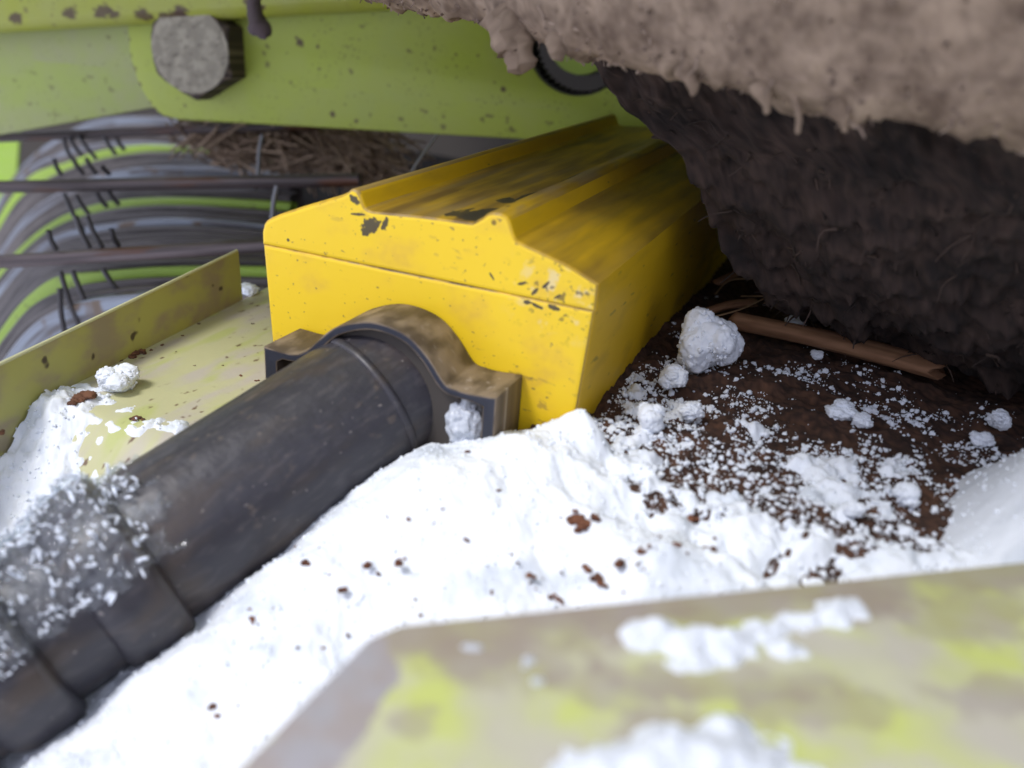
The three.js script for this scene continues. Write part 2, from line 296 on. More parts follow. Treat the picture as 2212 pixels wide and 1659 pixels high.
  // dark core showing as a line in the seam between the two halves
  { const g = new THREE.BoxGeometry(0.1412, 0.004, 0.333); g.translate(-0.072, 0.0401, -0.1675); g.translate(-O.x, -O.y, -O.z); mesh('seam_core', g, std([0.05, 0.03, 0.012], 0.9), t); }
}

// ---------------------------------------------------------------- hose clamp
{
  const t = group('hose_clamp', V(-0.075, -0.012, 0.0125)); tag(t, 'black arched hose clamp with feet bolted to front of yellow box', 'clamp'); const O = V(-0.075, -0.012, 0.0125);
  const arch = new THREE.SplineCurve([[-0.1165, 0.0058], [-0.1095, 0.0064], [-0.1035, 0.0098], [-0.0985, 0.0148], [-0.0906, 0.0216], [-0.0767, 0.0266], [-0.0633, 0.0252], [-0.0545, 0.0192], [-0.0465, 0.0098], [-0.0405, 0.0082], [-0.0345, 0.008]].map(p => new THREE.Vector2(p[0], p[1]))).getPoints(60);
  const H = 0.0016, up = [], dn = [];
  arch.forEach((p, i) => { const a = arch[Math.max(0, i - 1)], b = arch[Math.min(60, i + 1)], n = new THREE.Vector2(-(b.y - a.y), b.x - a.x).normalize(); up.push([p.x + n.x * H, p.y + n.y * H]); dn.push([p.x - n.x * H, p.y - n.y * H]); });
  const out = [[-0.1252, -0.012], [-0.1252, 0.0078], ...up, [-0.0252, 0.0104], [-0.0252, -0.0165], [-0.0385, -0.0165], [-0.041, -0.0125], [-0.0305, -0.0108], [-0.0305, 0.0055], ...dn.reverse(), [-0.119, 0.0026], [-0.1195, -0.012]];
  const s = new THREE.Shape(out.reverse().map(p => new THREE.Vector2(p[0], p[1])));
  let g = new THREE.ExtrudeGeometry(s, { depth: 0.0232, bevelEnabled: true, bevelThickness: 0.0006, bevelSize: 0.0006, bevelOffset: -0.0006, bevelSegments: 2 });
  g.translate(0, 0, 0.0012); g.translate(-O.x, -O.y, -O.z);
  g = toCreasedNormals(g, 0.6); setUV(g, (p, n) => Math.abs(n.z) > 0.7 ? [p.x + 0.2, p.y + 0.4] : [p.x + 0.2, p.z + 0.1]);
  const dusty = colourMap(0.25, 0.2, 3000, (x, y) => { const f = fbm(x * 120, y * 60, 2, 4); let c = mix3([0.07, 0.05, 0.033], [0.21, 0.16, 0.11], ss(-0.2, 0.3, f)); return mix3(c, [0.55, 0.5, 0.47], ss(0.24, 0.36, fbm(x * 300, y * 300, 7, 3)) * ss(0.17, 0.3, x - 0.02)); });
  mesh('strap', g, [std([0.02, 0.022, 0.034], 0.5, { bumpMap: soft, bumpScale: 0.0003 }), std([1, 1, 1], 0.6, { map: dusty, bumpMap: soft, bumpScale: 0.0004 })], t);
  // dark block filling the gap between hose and strap
  { const ls = new THREE.Shape([[-0.104, -0.019], [-0.104, 0.0085], ...arch.filter(p => p.x > -0.102 && p.x < -0.047).map(p => [p.x, p.y - 0.0026]), [-0.041, 0.0035], [-0.041, -0.019]].reverse().map(p => new THREE.Vector2(p[0], p[1])));
    const lg2 = new THREE.ExtrudeGeometry(ls, { depth: 0.0195, bevelEnabled: false }); lg2.translate(-O.x, -O.y, 0.0012 - O.z); setUV(lg2, p => [p.x + 0.2, p.y + 0.1]); mesh('gap_block', lg2, std([0.05, 0.042, 0.036], 0.8), t); }
  // lump of refrozen slush held inside the right foot
  const w = group('slush_lump', V(-0.04, -0.012, 0.02)); tag(w, 'greyish slush lump wedged under right foot of hose clamp', 'ice'); const lg = lump(0.0088, 20, 0.22, 2.6, 4, [0.8, 1.15, 0.75]); lg.translate(0, 0.006, -0.002); mesh('slush', lg, std([0.5, 0.53, 0.58], 0.3), w);
}

// ---------------------------------------------------------------- black hose and the ice on it
const HA = V(-0.0772, -0.0048, 0.006), HD = V(-0.134, -0.053, 0.1441).sub(V(-0.0805, -0.0062, 0.027)).normalize();
const HR = 0.0288, HN = V(0, 1, 0).addScaledVector(HD, -HD.y).normalize(), HB = HD.clone().cross(HN);   // HN up, HB sideways
{
  const t = group('black_hose', HA); tag(t, 'black ribbed rubber hose running from clamp towards lower left', 'hose');
  const at2 = (s, phi, r) => HD.clone().multiplyScalar(s).addScaledVector(HN, Math.cos(phi) * r).addScaledVector(HB, Math.sin(phi) * r);
  const ribs = [0.113, 0.152, 0.191, 0.23];
  const rad = s => { let r = HR; if (s > 0.104) r = HR * 0.965; for (const q of ribs) { const d = s - q; if (d > -0.0045 && d < 0.0185) { const k = d < 0 ? d / 0.0045 : d / 0.0185; r = Math.max(r, HR * (0.955 + 0.2 * Math.sqrt(Math.max(0, 1 - k * k)))); } } return r; };
  const rubber = colourMap(0.34, 0.17, 2600, (x, y) => {
    let c = [0.034, 0.032, 0.039]; c = mix3(c, [0.075, 0.052, 0.034], 0.6 * ss(-0.05, 0.36, fbm(x * 30, y * 60, 2, 4)));
    c = mix3(c, [0.13, 0.1, 0.08], 0.7 * ss(0.16, 0.36, fbm(x * 160, y * 260, 5, 3)) * ss(-0.05, 0.2, fbm(x * 22, y * 40, 9, 2))); c = mix3(c, [0.16, 0.14, 0.14], 0.16 * ss(0.0, 0.35, fbm(x * 120 + y * 30, y * 420, 13, 3))); return mix3(c, [0.25, 0.22, 0.2], ss(0.36, 0.44, fbm(x * 420, y * 520, 3, 2)));
  });
  const mh = std([1, 1, 1], 0.4, { map: rubber, bumpMap: soft, bumpScale: 0.00035 });
  const tubeG = (s0, s1, n, f) => { const g = grid(96, n, (u, v) => { const s = lerp(s0, s1, v); return at2(s, u * Math.PI * 2, f(s)); }, null, false); const uv = g.attributes.uv; for (let i = 0; i < uv.count; i++) uv.setXY(i, lerp(s0, s1, uv.getY(i)), uv.getX(i) * 0.167); return g; };
  mesh('tube', tubeG(0, 0.29, 40, s => s > 0.106 ? HR * 0.955 : HR), mh, t);
  for (const q of ribs) mesh('rib', tubeG(q - 0.00445, q + 0.0184, 40, rad), mh, t);
  mesh('end_ring', tubeG(0.012, 0.0155, 12, s => HR + 0.0011 * Math.sqrt(Math.max(0, 1 - ((s - 0.01375) / 0.00175) ** 2))), mh, t);
  // ice crust: lumpy shell that dips under the rubber where the hose is bare
  const ice = (sd, thick, lo, name, label, m, f1) => {
    const o = mesh(name, grid(420, 420, (u, v) => {
      const phi = lerp(-1.35, 1.75, u), s = lerp(0.062, 0.26, v);
      const edge = ss(0.09, 0.106, s + 0.02 * fbm(phi * 5, s * 60, sd, 3)) * ss(1.28, 0.95, phi + 0.45 * fbm(phi * 3, s * 50, sd + 4, 3)) * ss(-1.3, -0.9, phi);
      const r2 = fbm(phi * 10, s * 340, sd + 2, 3);
      return at2(s, phi, rad(s) - 0.0022 + edge * (lo + thick * fbm(phi * f1, s * f1 * 38, sd, 4) * 2 + 0.0052 * r2)).add(HA);
    }, null, true), m);
    tag(o, label, 'ice');
  };
  ice(3, 0.0016, 0.0036, 'ice_crust', 'clear glinting ice crust on top of ribbed hose end', std([0.95, 0.975, 1], 0.05, { transmission: 0.95, thickness: 0, ior: 1.5 }), 5);
  // opaque white ice flakes standing in for glints on the crust
  const N = 3600, gi = new THREE.InstancedMesh(lump(1, 1, 0.5, 1.8, 3), std([0.8, 0.85, 0.93], 0.08), N), M = new THREE.Matrix4(), q = new THREE.Quaternion(), e = new THREE.Euler(); let k = 0;
  for (let tries = 0; k < N && tries < 60000; tries++) {
    const phi = rr(-1.1, 1.05), s = rr(0.08, 0.25); const f = 0.7 * fbm(phi * 5, s * 150, 21, 4) + 0.9 * fbm(phi * 14, s * 420, 2, 2) + 1.6 * (s - 0.12) - 0.1 * Math.abs(phi); if (f < 0.08 || s < 0.098 + 0.014 * phi * phi) continue;
    const a = 0.00025 + 0.0007 * rnd() * rnd(), p = at2(s, phi, rad(s) + rr(0.0012, 0.004)).add(HA); e.set(rr(0, 6), rr(0, 6), rr(0, 6)); q.setFromEuler(e);
    M.compose(p, q, V(a * rr(0.4, 0.8), a * rr(0.4, 0.8), a * rr(1.2, 2.6))); gi.setMatrixAt(k++, M);
  }
  gi.count = k; gi.name = 'glint_flakes'; gi.castShadow = gi.receiveShadow = true; scene.add(gi); tag(gi, 'white ice flakes standing in for glints on the icy ribbed hose end', 'frost', null, 'stuff');
}

// ---------------------------------------------------------------- lime plates behind, bolt and rail
const PNn = ray(1450, 150).normalize().negate(), PO = at(1330, 250, 0.66);
const PE1 = V(0, 1, 0).cross(PNn).normalize(), PE2 = PNn.clone().cross(PE1).normalize();
const onP = (px, py, back = 0) => { const p = hit(px, py, PNn, PO.clone().addScaledVector(PNn, -back)).sub(PO); return new THREE.Vector2(p.dot(PE1), p.dot(PE2)); };
const inP = (v, off = 0) => PO.clone().addScaledVector(PE1, v.x).addScaledVector(PE2, v.y).addScaledVector(PNn, off);
const PM = new THREE.Matrix4().makeBasis(PE1, PE2, PNn);
function plate(pix, back, thick, m, parent, name, hole) {
  const s = new THREE.Shape(pix.map(p => onP(p[0], p[1], back))); if (hole) s.holes.push(hole);
  let g = new THREE.ExtrudeGeometry(s, { depth: thick - 0.0016, bevelEnabled: true, bevelThickness: 0.0008, bevelSize: 0.0008, bevelOffset: -0.0008, bevelSegments: 2, curveSegments: 32 });
  g.translate(0, 0, -thick + 0.0008 - back); g = toCreasedNormals(g, 0.5); setUV(g, p => [p.x + 2, p.y + 1]);
  g.applyMatrix4(PM); g.translate(PO.x, PO.y, PO.z); return mesh(name, g, m, parent);
}
{
  const spotsPx = [[1087, 193, 0.0022], [718, 247, 0.0024], [648, 92, 0.003], [686, 100, 0.0016], [770, 262, 0.0018], [640, 82, 0.0014], [1032, 120, 0.001], [985, 118, 0.001], [281, 120, 0.002], [288, 150, 0.0026], [302, 182, 0.0018], [322, 222, 0.0026], [335, 236, 0.002], [279, 85, 0.0014]].map(([x, y, r]) => { const v = onP(x, y); return [v.x + 2, v.y + 1, r]; });
  const mp = std([1, 1, 1], 0.5, { map: limeMap(0.8, 0.5, 1700, LIME2, { dust: 0.13, specks: 0.75, sd: 3, more: (x, y, c) => { for (const [a, b, r] of spotsPx) { const d = Math.hypot(((x - a % 0.8 + 1.2) % 0.8) - 0.4, ((y - b % 0.5 + 0.75) % 0.5) - 0.25) / r + 0.9 * fbm(x * 500, y * 500, 2, 2); c = mix3(c, RUST, 0.9 * ss(1.1, 0.8, d)); } return c; } }), bumpMap: soft, bumpScale: 0.0002 });
  const hc = onP(1252, 84), hr = Math.hypot(...onP(1140, 118).sub(hc).toArray()), hole = new THREE.Path().absarc(hc.x, hc.y, hr, 0, Math.PI * 2, true);
  const t = group('frame_plate'); t.position.set(0, 0, 0); tag(t, 'lime green steel plate with rounded end and large round hole, above tine rods', 'plate');
  plate([[420, -260], [330, -120], [285, 0], [276, 60], [281, 120], [299, 180], [330, 233], [352, 249], [385, 258], [600, 270], [900, 287], [1130, 300], [1500, 325], [1700, -260]], 0, 0.008, mp, t, 'sheet', hole);
  // dark toothed ring seen inside the hole, lime hub behind it
  const ctr = inP(hc, -0.004), q = new THREE.Quaternion().setFromUnitVectors(V(0, 1, 0), PNn);
  const tb = []; { const ring = new THREE.CylinderGeometry(hr * 0.985, hr * 0.985, 0.05, 64, 1, true); ring.translate(0, -0.029, 0); tb.push(ring.toNonIndexed()); for (let i = 0; i < 48; i++) { const b = new THREE.BoxGeometry(hr * 0.05, 0.046, hr * 0.05); b.translate(hr * 0.955, -0.029, 0); b.rotateY(i / 48 * Math.PI * 2); tb.push(b.toNonIndexed()); } }
  const rg = mergeGeometries(tb.map(g => { g.deleteAttribute('uv'); return g; })); rg.applyQuaternion(q); rg.translate(ctr.x, ctr.y, ctr.z); mesh('toothed_ring', rg, std([0.03, 0.022, 0.02], 0.6), t);
  const hub = new THREE.CylinderGeometry(hr * 0.62, hr * 0.64, 0.03, 48); hub.translate(0, -0.026, 0); hub.applyQuaternion(q); hub.translate(ctr.x, ctr.y, ctr.z); mesh('hub', hub, std([0.33, 0.45, 0.05], 0.5), t);
}
{
  const m2 = std([1, 1, 1], 0.5, { map: limeMap(0.6, 0.5, 1500, [0.34, 0.41, 0.09], { dust: 0.42, specks: 0.5, sd: 8 }), bumpMap: soft, bumpScale: 0.0002 });
  const t = group('side_plate'); tag(t, 'dusty pale lime green plate passing behind the rounded frame plate', 'plate');
  plate([[-400, 360], [0, 291], [335, 231], [430, 214], [430, -260], [-400, -260]], 0.0085, 0.006, m2, t, 'sheet');
}
{
  const c2 = onP(447, 110), c = inP(c2, 0), t = group('hex_bolt', c); tag(t, 'large dusty hex bolt head on lime green plate', 'bolt');
  const R = onP(345, 110).distanceTo(c2) * 0.9, q = new THREE.Quaternion().setFromUnitVectors(V(0, 0, 1), PNn);
  const rollUp = new THREE.Quaternion().setFromAxisAngle(V(0, 0, 1), 0.04 + Math.PI / 6);
  const hexR = a => R * Math.cos(Math.PI / 6) / Math.cos(((a + Math.PI / 6 + 40 * Math.PI) % (Math.PI / 3)) - Math.PI / 6);
  const rows = [[0.0005, 1, 0], [0.021, 1, 0], [0.0235, 1, 0.97], [0.0262, 1, 0.9], [0.0272, 1, 0.86], [0.0272, 1, 0.6], [0.0272, 1, 0.3], [0.0272, 1, 0.001]];
  const g = grid(120, rows.length - 1, (u, v) => { const [h, , cap] = rows[Math.round(v * (rows.length - 1))], a = u * Math.PI * 2 + Math.PI / 2; let r = hexR(a - Math.PI / 2 + Math.PI / 6 + Math.PI / 6); if (cap) r = Math.min(r, R * cap); return V(Math.cos(a) * r, Math.sin(a) * r, h); }, null, false);
  let gg = g.toNonIndexed(); gg = toCreasedNormals(gg, 0.35); setUV(gg, p => [p.x + 0.1, p.y + 0.1]);
  gg.applyQuaternion(rollUp); gg.applyQuaternion(q);
  const bm = colourMap(0.2, 0.2, 4000, (x, y) => { const d = Math.hypot(x - 0.1, y - 0.1) / R; const dust = mix3([0.27, 0.24, 0.19], [0.38, 0.34, 0.27], ss(-0.2, 0.3, fbm(x * 110, y * 110, 3, 4))); let k = mix3(dust, [0.05, 0.035, 0.025], ss(0.1, 0.3, fbm(x * 160 + y * 100, y * 300, 6, 3)) * 0.4); return d > 0.86 + 0.03 * fbm(x * 300, y * 300, 1, 2) ? mix3([0.055, 0.04, 0.034], [0.16, 0.12, 0.09], ss(0, 0.3, fbm(x * 200, y * 200, 9, 3))) : k; });
  mesh('bolt_head', gg, std([1, 1, 1], 0.85, { map: bm, bumpMap: bumpTex(0.2, 512, (x, y) => 0.5 + 0.5 * fbm(x * 200, y * 260, 3, 4)), bumpScale: 0.0008 }), t);
}
{
  const t = group('guard_rail'); tag(t, 'rust spotted lime green rail along top of frame plates', 'rail');
  const a = hit(-260, 82, PNn, PO.clone().addScaledVector(PNn, 0.03)), b = hit(1250, -6, PNn, PO.clone().addScaledVector(PNn, 0.03)), L = a.distanceTo(b);
  const spots = []; for (const [x, y, r] of [[27, 42, 0.004], [145, 32, 0.004], [215, 27, 0.005], [240, 34, 0.003], [302, 35, 0.0045], [383, 26, 0.004], [378, 48, 0.0045], [350, 50, 0.003], [530, 2, 0.003], [560, 20, 0.002], [870, 20, 0.003]]) { const p = hit(x, y, PNn, PO.clone().addScaledVector(PNn, 0.034)), d = p.clone().sub(a), e = b.clone().sub(a).normalize(); spots.push([d.dot(e), d.addScaledVector(e, -d.dot(e)).length(), r]); }
  const mr = std([1, 1, 1], 0.45, { map: limeMap(L, 0.16, 1200, [0.34, 0.37, 0.03], { dust: 0.2, specks: 0.6, sd: 5, more: (x, y, c) => { for (const [sx, sy, r] of spots) c = mix3(c, RUST, 0.9 * ss(1.1, 0.7, Math.hypot((x - sx) / 1.6, y - sy) / r + 1.1 * fbm(x * 200, y * 260, 3, 3))); return c; } }), bumpMap: soft, bumpScale: 0.0003 });
  const dir = b.clone().sub(a).normalize(), upv = PNn.clone().cross(dir).normalize();
  const prof = []; for (let i = 0; i <= 10; i++) { const w = i / 10 * Math.PI / 2; prof.push([0.01 - 0.01 * Math.cos(w), -0.01 * 1 + 0.01 * Math.sin(w)]); }   // [up, out]
  const P = [[0.004, -0.026], [0.0, -0.024], ...prof, [0.15, 0.0], [0.15, -0.026]];
  const g = grid(P.length - 1, 1, (u, v) => { const q = P[Math.round(u * (P.length - 1))]; return a.clone().addScaledVector(dir, v * L).addScaledVector(upv, q[0]).addScaledVector(PNn, q[1]); }, null, false);
  const uv = g.attributes.uv; for (let i = 0; i < uv.count; i++) { const j = i % P.length; uv.setXY(i, Math.floor(i / P.length) * L, Math.max(0, P[j][0])); }
  mesh('rail', toCreasedNormals(g.toNonIndexed(), 0.6), mr, t);
}

// ---------------------------------------------------------------- pickup reel: curved bands, tine rods, tines
{
  const Yb = -0.05;
  const c2 = (x, y) => [x * 0.3471, 223.6 + y * 0.3471];
  const bandDefs = [   // crop-pixel path (near edge), plane depth z, width in z, look
    [[[-420, 2350], [-180, 1900], [0, 1610], [130, 1440], [260, 1330], [480, 1235], [760, 1195], [1100, 1180], [1500, 1190], [1800, 1210]], -0.135, 0.034, 'steel'],
    [[[-300, 1900], [-120, 1570], [0, 1400], [80, 1290], [180, 1185], [330, 1085], [600, 1055], [900, 1030], [1300, 1020], [1800, 1030]], -0.175, 0.03, 'lime'],
    [[[-260, 1700], [-100, 1420], [30, 1230], [180, 1040], [400, 900], [740, 868], [1000, 845], [1400, 850], [1800, 880]], -0.235, 0.022, 'darkish'],
    [[[-240, 1500], [-60, 1210], [80, 1030], [230, 890], [400, 800], [700, 745], [1000, 715], [1600, 750], [1800, 770]], -0.285, 0.026, 'steel'],
    [[[-260, 1420], [-80, 1130], [80, 935], [250, 780], [450, 670], [700, 610], [1000, 590], [1600, 610], [1800, 625]], -0.335, 0.036, 'lime'],
    [[[-240, 1300], [-60, 980], [10, 890], [150, 700], [330, 570], [500, 480], [700, 420], [950, 395], [1250, 400], [1600, 430], [1800, 450]], -0.43, 0.05, 'steel'],
    [[[-220, 1120], [-60, 800], [60, 590], [200, 440], [400, 370], [600, 300], [800, 268], [1000, 268], [1300, 300], [1700, 360]], -0.545, 0.06, 'lime'],
    [[[-160, 900], [0, 600], [120, 440], [280, 340], [500, 265], [750, 245], [1000, 250], [1300, 285], [1700, 340]], -0.6, 0.045, 'steel'],
    [[[-100, 760], [60, 480], [180, 340], [340, 220], [560, 110], [850, 85], [1100, 105], [1500, 170], [1800, 230]], -0.72, 0.06, 'steel'],
  ];
  const bandSteel = std([1, 1, 1], 0.36, { metalness: 0.35, map: colourMap(0.4, 0.2, 1500, (x, y) => mix3(mix3([0.22, 0.245, 0.29], [0.09, 0.082, 0.086], ss(-0.15, 0.3, fbm(x * 8, y * 260, 1, 4))), [0.12, 0.085, 0.06], ss(0.12, 0.3, fbm(x * 30, y * 60, 4, 3)))) });
  const bandLime = std([1, 1, 1], 0.5, { map: limeMap(0.4, 0.2, 1200, [0.27, 0.42, 0.03], { dust: 0.1, specks: 0.4, sd: 11, streak: 5 }) });
  const bandDark = std([1, 1, 1], 0.5, { map: colourMap(0.4, 0.2, 1200, (x, y) => mix3([0.1, 0.085, 0.08], [0.04, 0.03, 0.028], ss(-0.2, 0.2, fbm(x * 14, y * 160, 3, 4)))) });
  const mats = { steel: bandSteel, lime: bandLime, darkish: bandDark };
  const label = { steel: 'worn bare steel band', lime: 'lime painted band', darkish: 'dark brown band' };
  const base = V(-0.45, -0.2, -0.4);
  const t = group('pickup_reel', base); tag(t, 'curved bands of a crop pickup reel beneath lime green plates', 'pickup reel');
  const dense = [];
  bandDefs.forEach((b, i) => {
    dense.push([b[0].map(p => onZ(...c2(p[0], p[1]), b[1])), b[1], b[2] * (b[3] === 'lime' ? 0.3 : 0.42), b[3]]);
    if (i < bandDefs.length - 1) {      // dark brown strips between the worn bands
      const n = bandDefs[i + 1], ca = new THREE.CatmullRomCurve3(b[0].map(p => onZ(...c2(p[0], p[1]), b[1])), false, 'centripetal').getSpacedPoints(9), cb = new THREE.CatmullRomCurve3(n[0].map(p => onZ(...c2(p[0], p[1]), n[1])), false, 'centripetal').getSpacedPoints(9);
      for (const k of [0.36, 0.7]) { const z = lerp(b[1], n[1], k); dense.push([ca.map((p, j) => { const q = p.clone().lerp(cb[j], k); q.z = z; q.y -= 0.002; return q; }), z, Math.abs(n[1] - b[1]) * 0.2, 'darkish']); }
    }
  });
  for (const [path, z, w, look] of dense) {
    const cv = new THREE.CatmullRomCurve3(path, false, 'centripetal');
    const N = 60, pts = cv.getSpacedPoints(N), tan = i => pts[Math.min(N, i + 1)].clone().sub(pts[Math.max(0, i - 1)]).normalize();
    const sec = [[0, -0.016], [0, -0.002], [-0.0012, -0.0004], [-0.003, 0], [-w + 0.003, 0], [-w + 0.0012, -0.0004], [-w, -0.002], [-w, -0.016]];   // [z, up]
    const Lc = cv.getLength();
    const g = grid(sec.length - 1, N, (u, v) => { const i = Math.round(v * N), s = sec[Math.round(u * (sec.length - 1))], T = tan(i), n = V(-T.y, T.x, 0); return pts[i].clone().addScaledVector(n, s[1]).add(V(0, 0, s[0])).sub(base); }, null, false);
    const uv = g.attributes.uv; for (let i = 0; i < uv.count; i++) uv.setXY(i, uv.getY(i) * Lc, uv.getX(i) * 0.06 - z);
    const b = mesh('band', g, mats[look], t); b.userData.label = label[look];
  }
  { const es = new THREE.Shape([[-340, 180], [46, 282], [38, 400], [14, 520], [-30, 640], [-340, 900]].map(p => { const q = onZ(p[0], p[1], -0.8); return new THREE.Vector2(q.x, q.y); })), eg = new THREE.ExtrudeGeometry(es, { depth: 0.004, bevelEnabled: false }); eg.translate(-base.x, -base.y, -0.8 - base.z); setUV(eg, p => [p.x + 2, p.y + 2]); mesh('end_sheet', eg, bandLime, t); }
  // added dark sheet under the bands: shade for the gaps, stops light leaks
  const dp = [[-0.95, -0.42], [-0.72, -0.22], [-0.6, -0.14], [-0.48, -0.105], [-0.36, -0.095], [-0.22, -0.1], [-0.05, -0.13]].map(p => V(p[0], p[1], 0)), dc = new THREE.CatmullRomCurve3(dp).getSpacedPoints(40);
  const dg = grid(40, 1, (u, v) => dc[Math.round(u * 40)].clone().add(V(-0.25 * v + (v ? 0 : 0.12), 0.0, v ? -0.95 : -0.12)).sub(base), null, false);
  mesh('added_dark_backing', dg, std([0.022, 0.016, 0.016], 0.9), t);

  // tine rods: three bars, each with its row of spring tines
  const rusty = std([1, 1, 1], 0.5, { metalness: 0.25, map: colourMap(0.5, 0.1, 1600, (x, y) => mix3(mix3([0.06, 0.045, 0.045], [0.17, 0.13, 0.13], ss(-0.1, 0.3, fbm(x * 25, y * 120, 2, 4))), [0.11, 0.045, 0.025], ss(0.1, 0.3, fbm(x * 60, y * 60, 7, 3)))) });
  const tineM = std([0.055, 0.05, 0.055], 0.45, { metalness: 0.3 });
  const rods = [
    [[-60, 300], [690, 268], 0.78, 0.0043, 'tine rod tucked just under the lime green plates', [[[395, 215], [448, 350]], [[432, 208], [512, 330]], [[488, 195], [600, 345]], [[640, 192], [722, 318]], [[712, 190], [775, 290]]]],
    [[-60, 405], [780, 388], 0.70, 0.0052, 'tine rod between the other two, ending at the chaff', [[[398, 560], [520, 800]], [[470, 565], [555, 690]], [[600, 555], [668, 645]], [[675, 545], [742, 630]], [[335, 345], [382, 445]], [[455, 345], [520, 440]], [[535, 340], [600, 440]], [[640, 395], [682, 440]]]],
    [[-60, 569], [585, 531], 0.60, 0.005, 'tine rod closest above the tray lip', [[[375, 1045], [505, 1410]], [[450, 1040], [600, 1365]], [[640, 1030], [765, 1200]], [[370, 1150], [410, 1460]], [[590, 1240], [700, 1320]], [[470, 700], [560, 900]], [[540, 700], [640, 900]], [[300, 790], [350, 910]], [[690, 780], [740, 890]]]],
  ];
  rods.forEach(([a, b, d, r, lab, tines]) => {
    const A = at(a[0], a[1], d + 0.03), B = at(b[0], b[1], d - 0.03), o = group('tine_rod', A); tag(o, 'dark rusty ' + lab, 'rod', 'tine rods of the pickup reel');
    const g = rod(V(0, 0, 0), B.clone().sub(A), r); const uv = g.attributes.uv; for (let i = 0; i < uv.count; i++) uv.setXY(i, uv.getY(i) * A.distanceTo(B), uv.getX(i) * 0.03);
    mesh('bar', g, rusty, o);
    for (const [p, q] of tines) {
      const P0 = at(...c2(...p), d + 0.004), P1 = at(...c2(...q), d + 0.012), mid = P0.clone().lerp(P1, 0.5).add(V(-0.0006, 0.0003, 0.0008));
      mesh('tine', tube([P0.sub(A), mid.sub(A), P1.sub(A)], 0.0019, 10, 7), tineM, o);
    }
  });
  // loose wire ends sticking up between rods, box and plate
  for (const [p, q, d, r, lab] of [[[566, 292], [558, 362], 0.7, 0.0016, 'thin bent wire standing in the brown chaff'], [[598, 402], [588, 470], 0.62, 0.0018, 'thin wire hook standing behind corner of yellow box'], [[946, 290], [890, 372], 0.62, 0.0011, 'thin shiny wire leaning between box lid and frame plate']])
    tag(mesh('wire', tube([at(p[0], p[1], d), at((p[0] + q[0]) / 2 - 2, (p[1] + q[1]) / 2, d), at(q[0], q[1], d), at(q[0] - 8, q[1] + 50, d)], r, 12, 7), std([0.2, 0.2, 0.22], 0.4, { metalness: 0.5 })), lab, 'wire');
}

// ---------------------------------------------------------------- tangle of chaff under the plate
{
  const gs = [];
  for (let i = 0; i < 800; i++) {
    const u = rnd(), px = lerp(430, 850, u), py = lerp(250 + 25 * u, 320 + 80 * u, Math.pow(rnd(), 0.9)), d = rr(0.77, 0.83), p = at(px, py, d);
    const L = rr(0.015, 0.045), a = rr(-0.9, 0.9) + (u > 0.6 ? 0.7 : 0.1), dir = V(Math.cos(a), -Math.sin(a) * 0.8, rr(-0.5, 0.5)).normalize(), bend = V(rr(-1, 1), rr(-1, 1), rr(-1, 1)).multiplyScalar(L * 0.3), r = rr(0.0005, 0.0012);
    const g = tube([p.clone().addScaledVector(dir, -L), p.clone().add(bend), p.clone().addScaledVector(dir, L)], r, 7, 4);
    const c = mix3([0.15, 0.095, 0.06], [0.48, 0.35, 0.25], rnd()); bakeColor(g, () => c); gs.push(g);
  }
  const a = mergeGeometries(gs.map(g => { g = g.toNonIndexed(); g.deleteAttribute('uv'); return g; }));
  tag(mesh('chaff_tangle', a, std([1, 1, 1], 0.9, { vertexColors: true })), 'brown tangle of dry chaff caught under lime green plate', 'chaff', null, 'stuff');
}

// short matted fibres and rootlets stuck to a caked surface, lying along it
function fibres(g, parent, n, len, tone, ok) {
  const P = g.attributes.position, Nn = g.attributes.normal, gs = [], p = V(), q = V();
  for (let i = 0, tries = 0; i < n && tries < n * 40; tries++) {
    const k = Math.floor(rnd() * P.count); p.fromBufferAttribute(P, k); if (!ok(p)) continue; q.fromBufferAttribute(Nn, k); i++;
    const d = V(rr(-1, 1), rr(-1.2, 0.4), rr(-1, 1)); d.addScaledVector(q, -d.dot(q)).normalize(); const L = len * rr(0.3, 1.2), up = rr(0.0005, 0.003);
    const t = tube([p.clone().addScaledVector(q, -0.001), p.clone().addScaledVector(d, L * 0.5).addScaledVector(q, up).add(V(rr(-1, 1), rr(-1, 1), rr(-1, 1)).multiplyScalar(L * 0.12)), p.clone().addScaledVector(d, L).addScaledVector(q, up * rr(-0.5, 1.2))], rr(0.00025, 0.0007), 5, 4, v => 1 - 0.6 * v);
    const c = mix3(tone[0], tone[1], rnd()); bakeColor(t, () => c); gs.push(t);
  }
  const o = mesh('matted_fibres', mergeGeometries(gs), std([1, 1, 1], 0.95, { vertexColors: true }), parent); o.userData.kind = 'stuff';
}
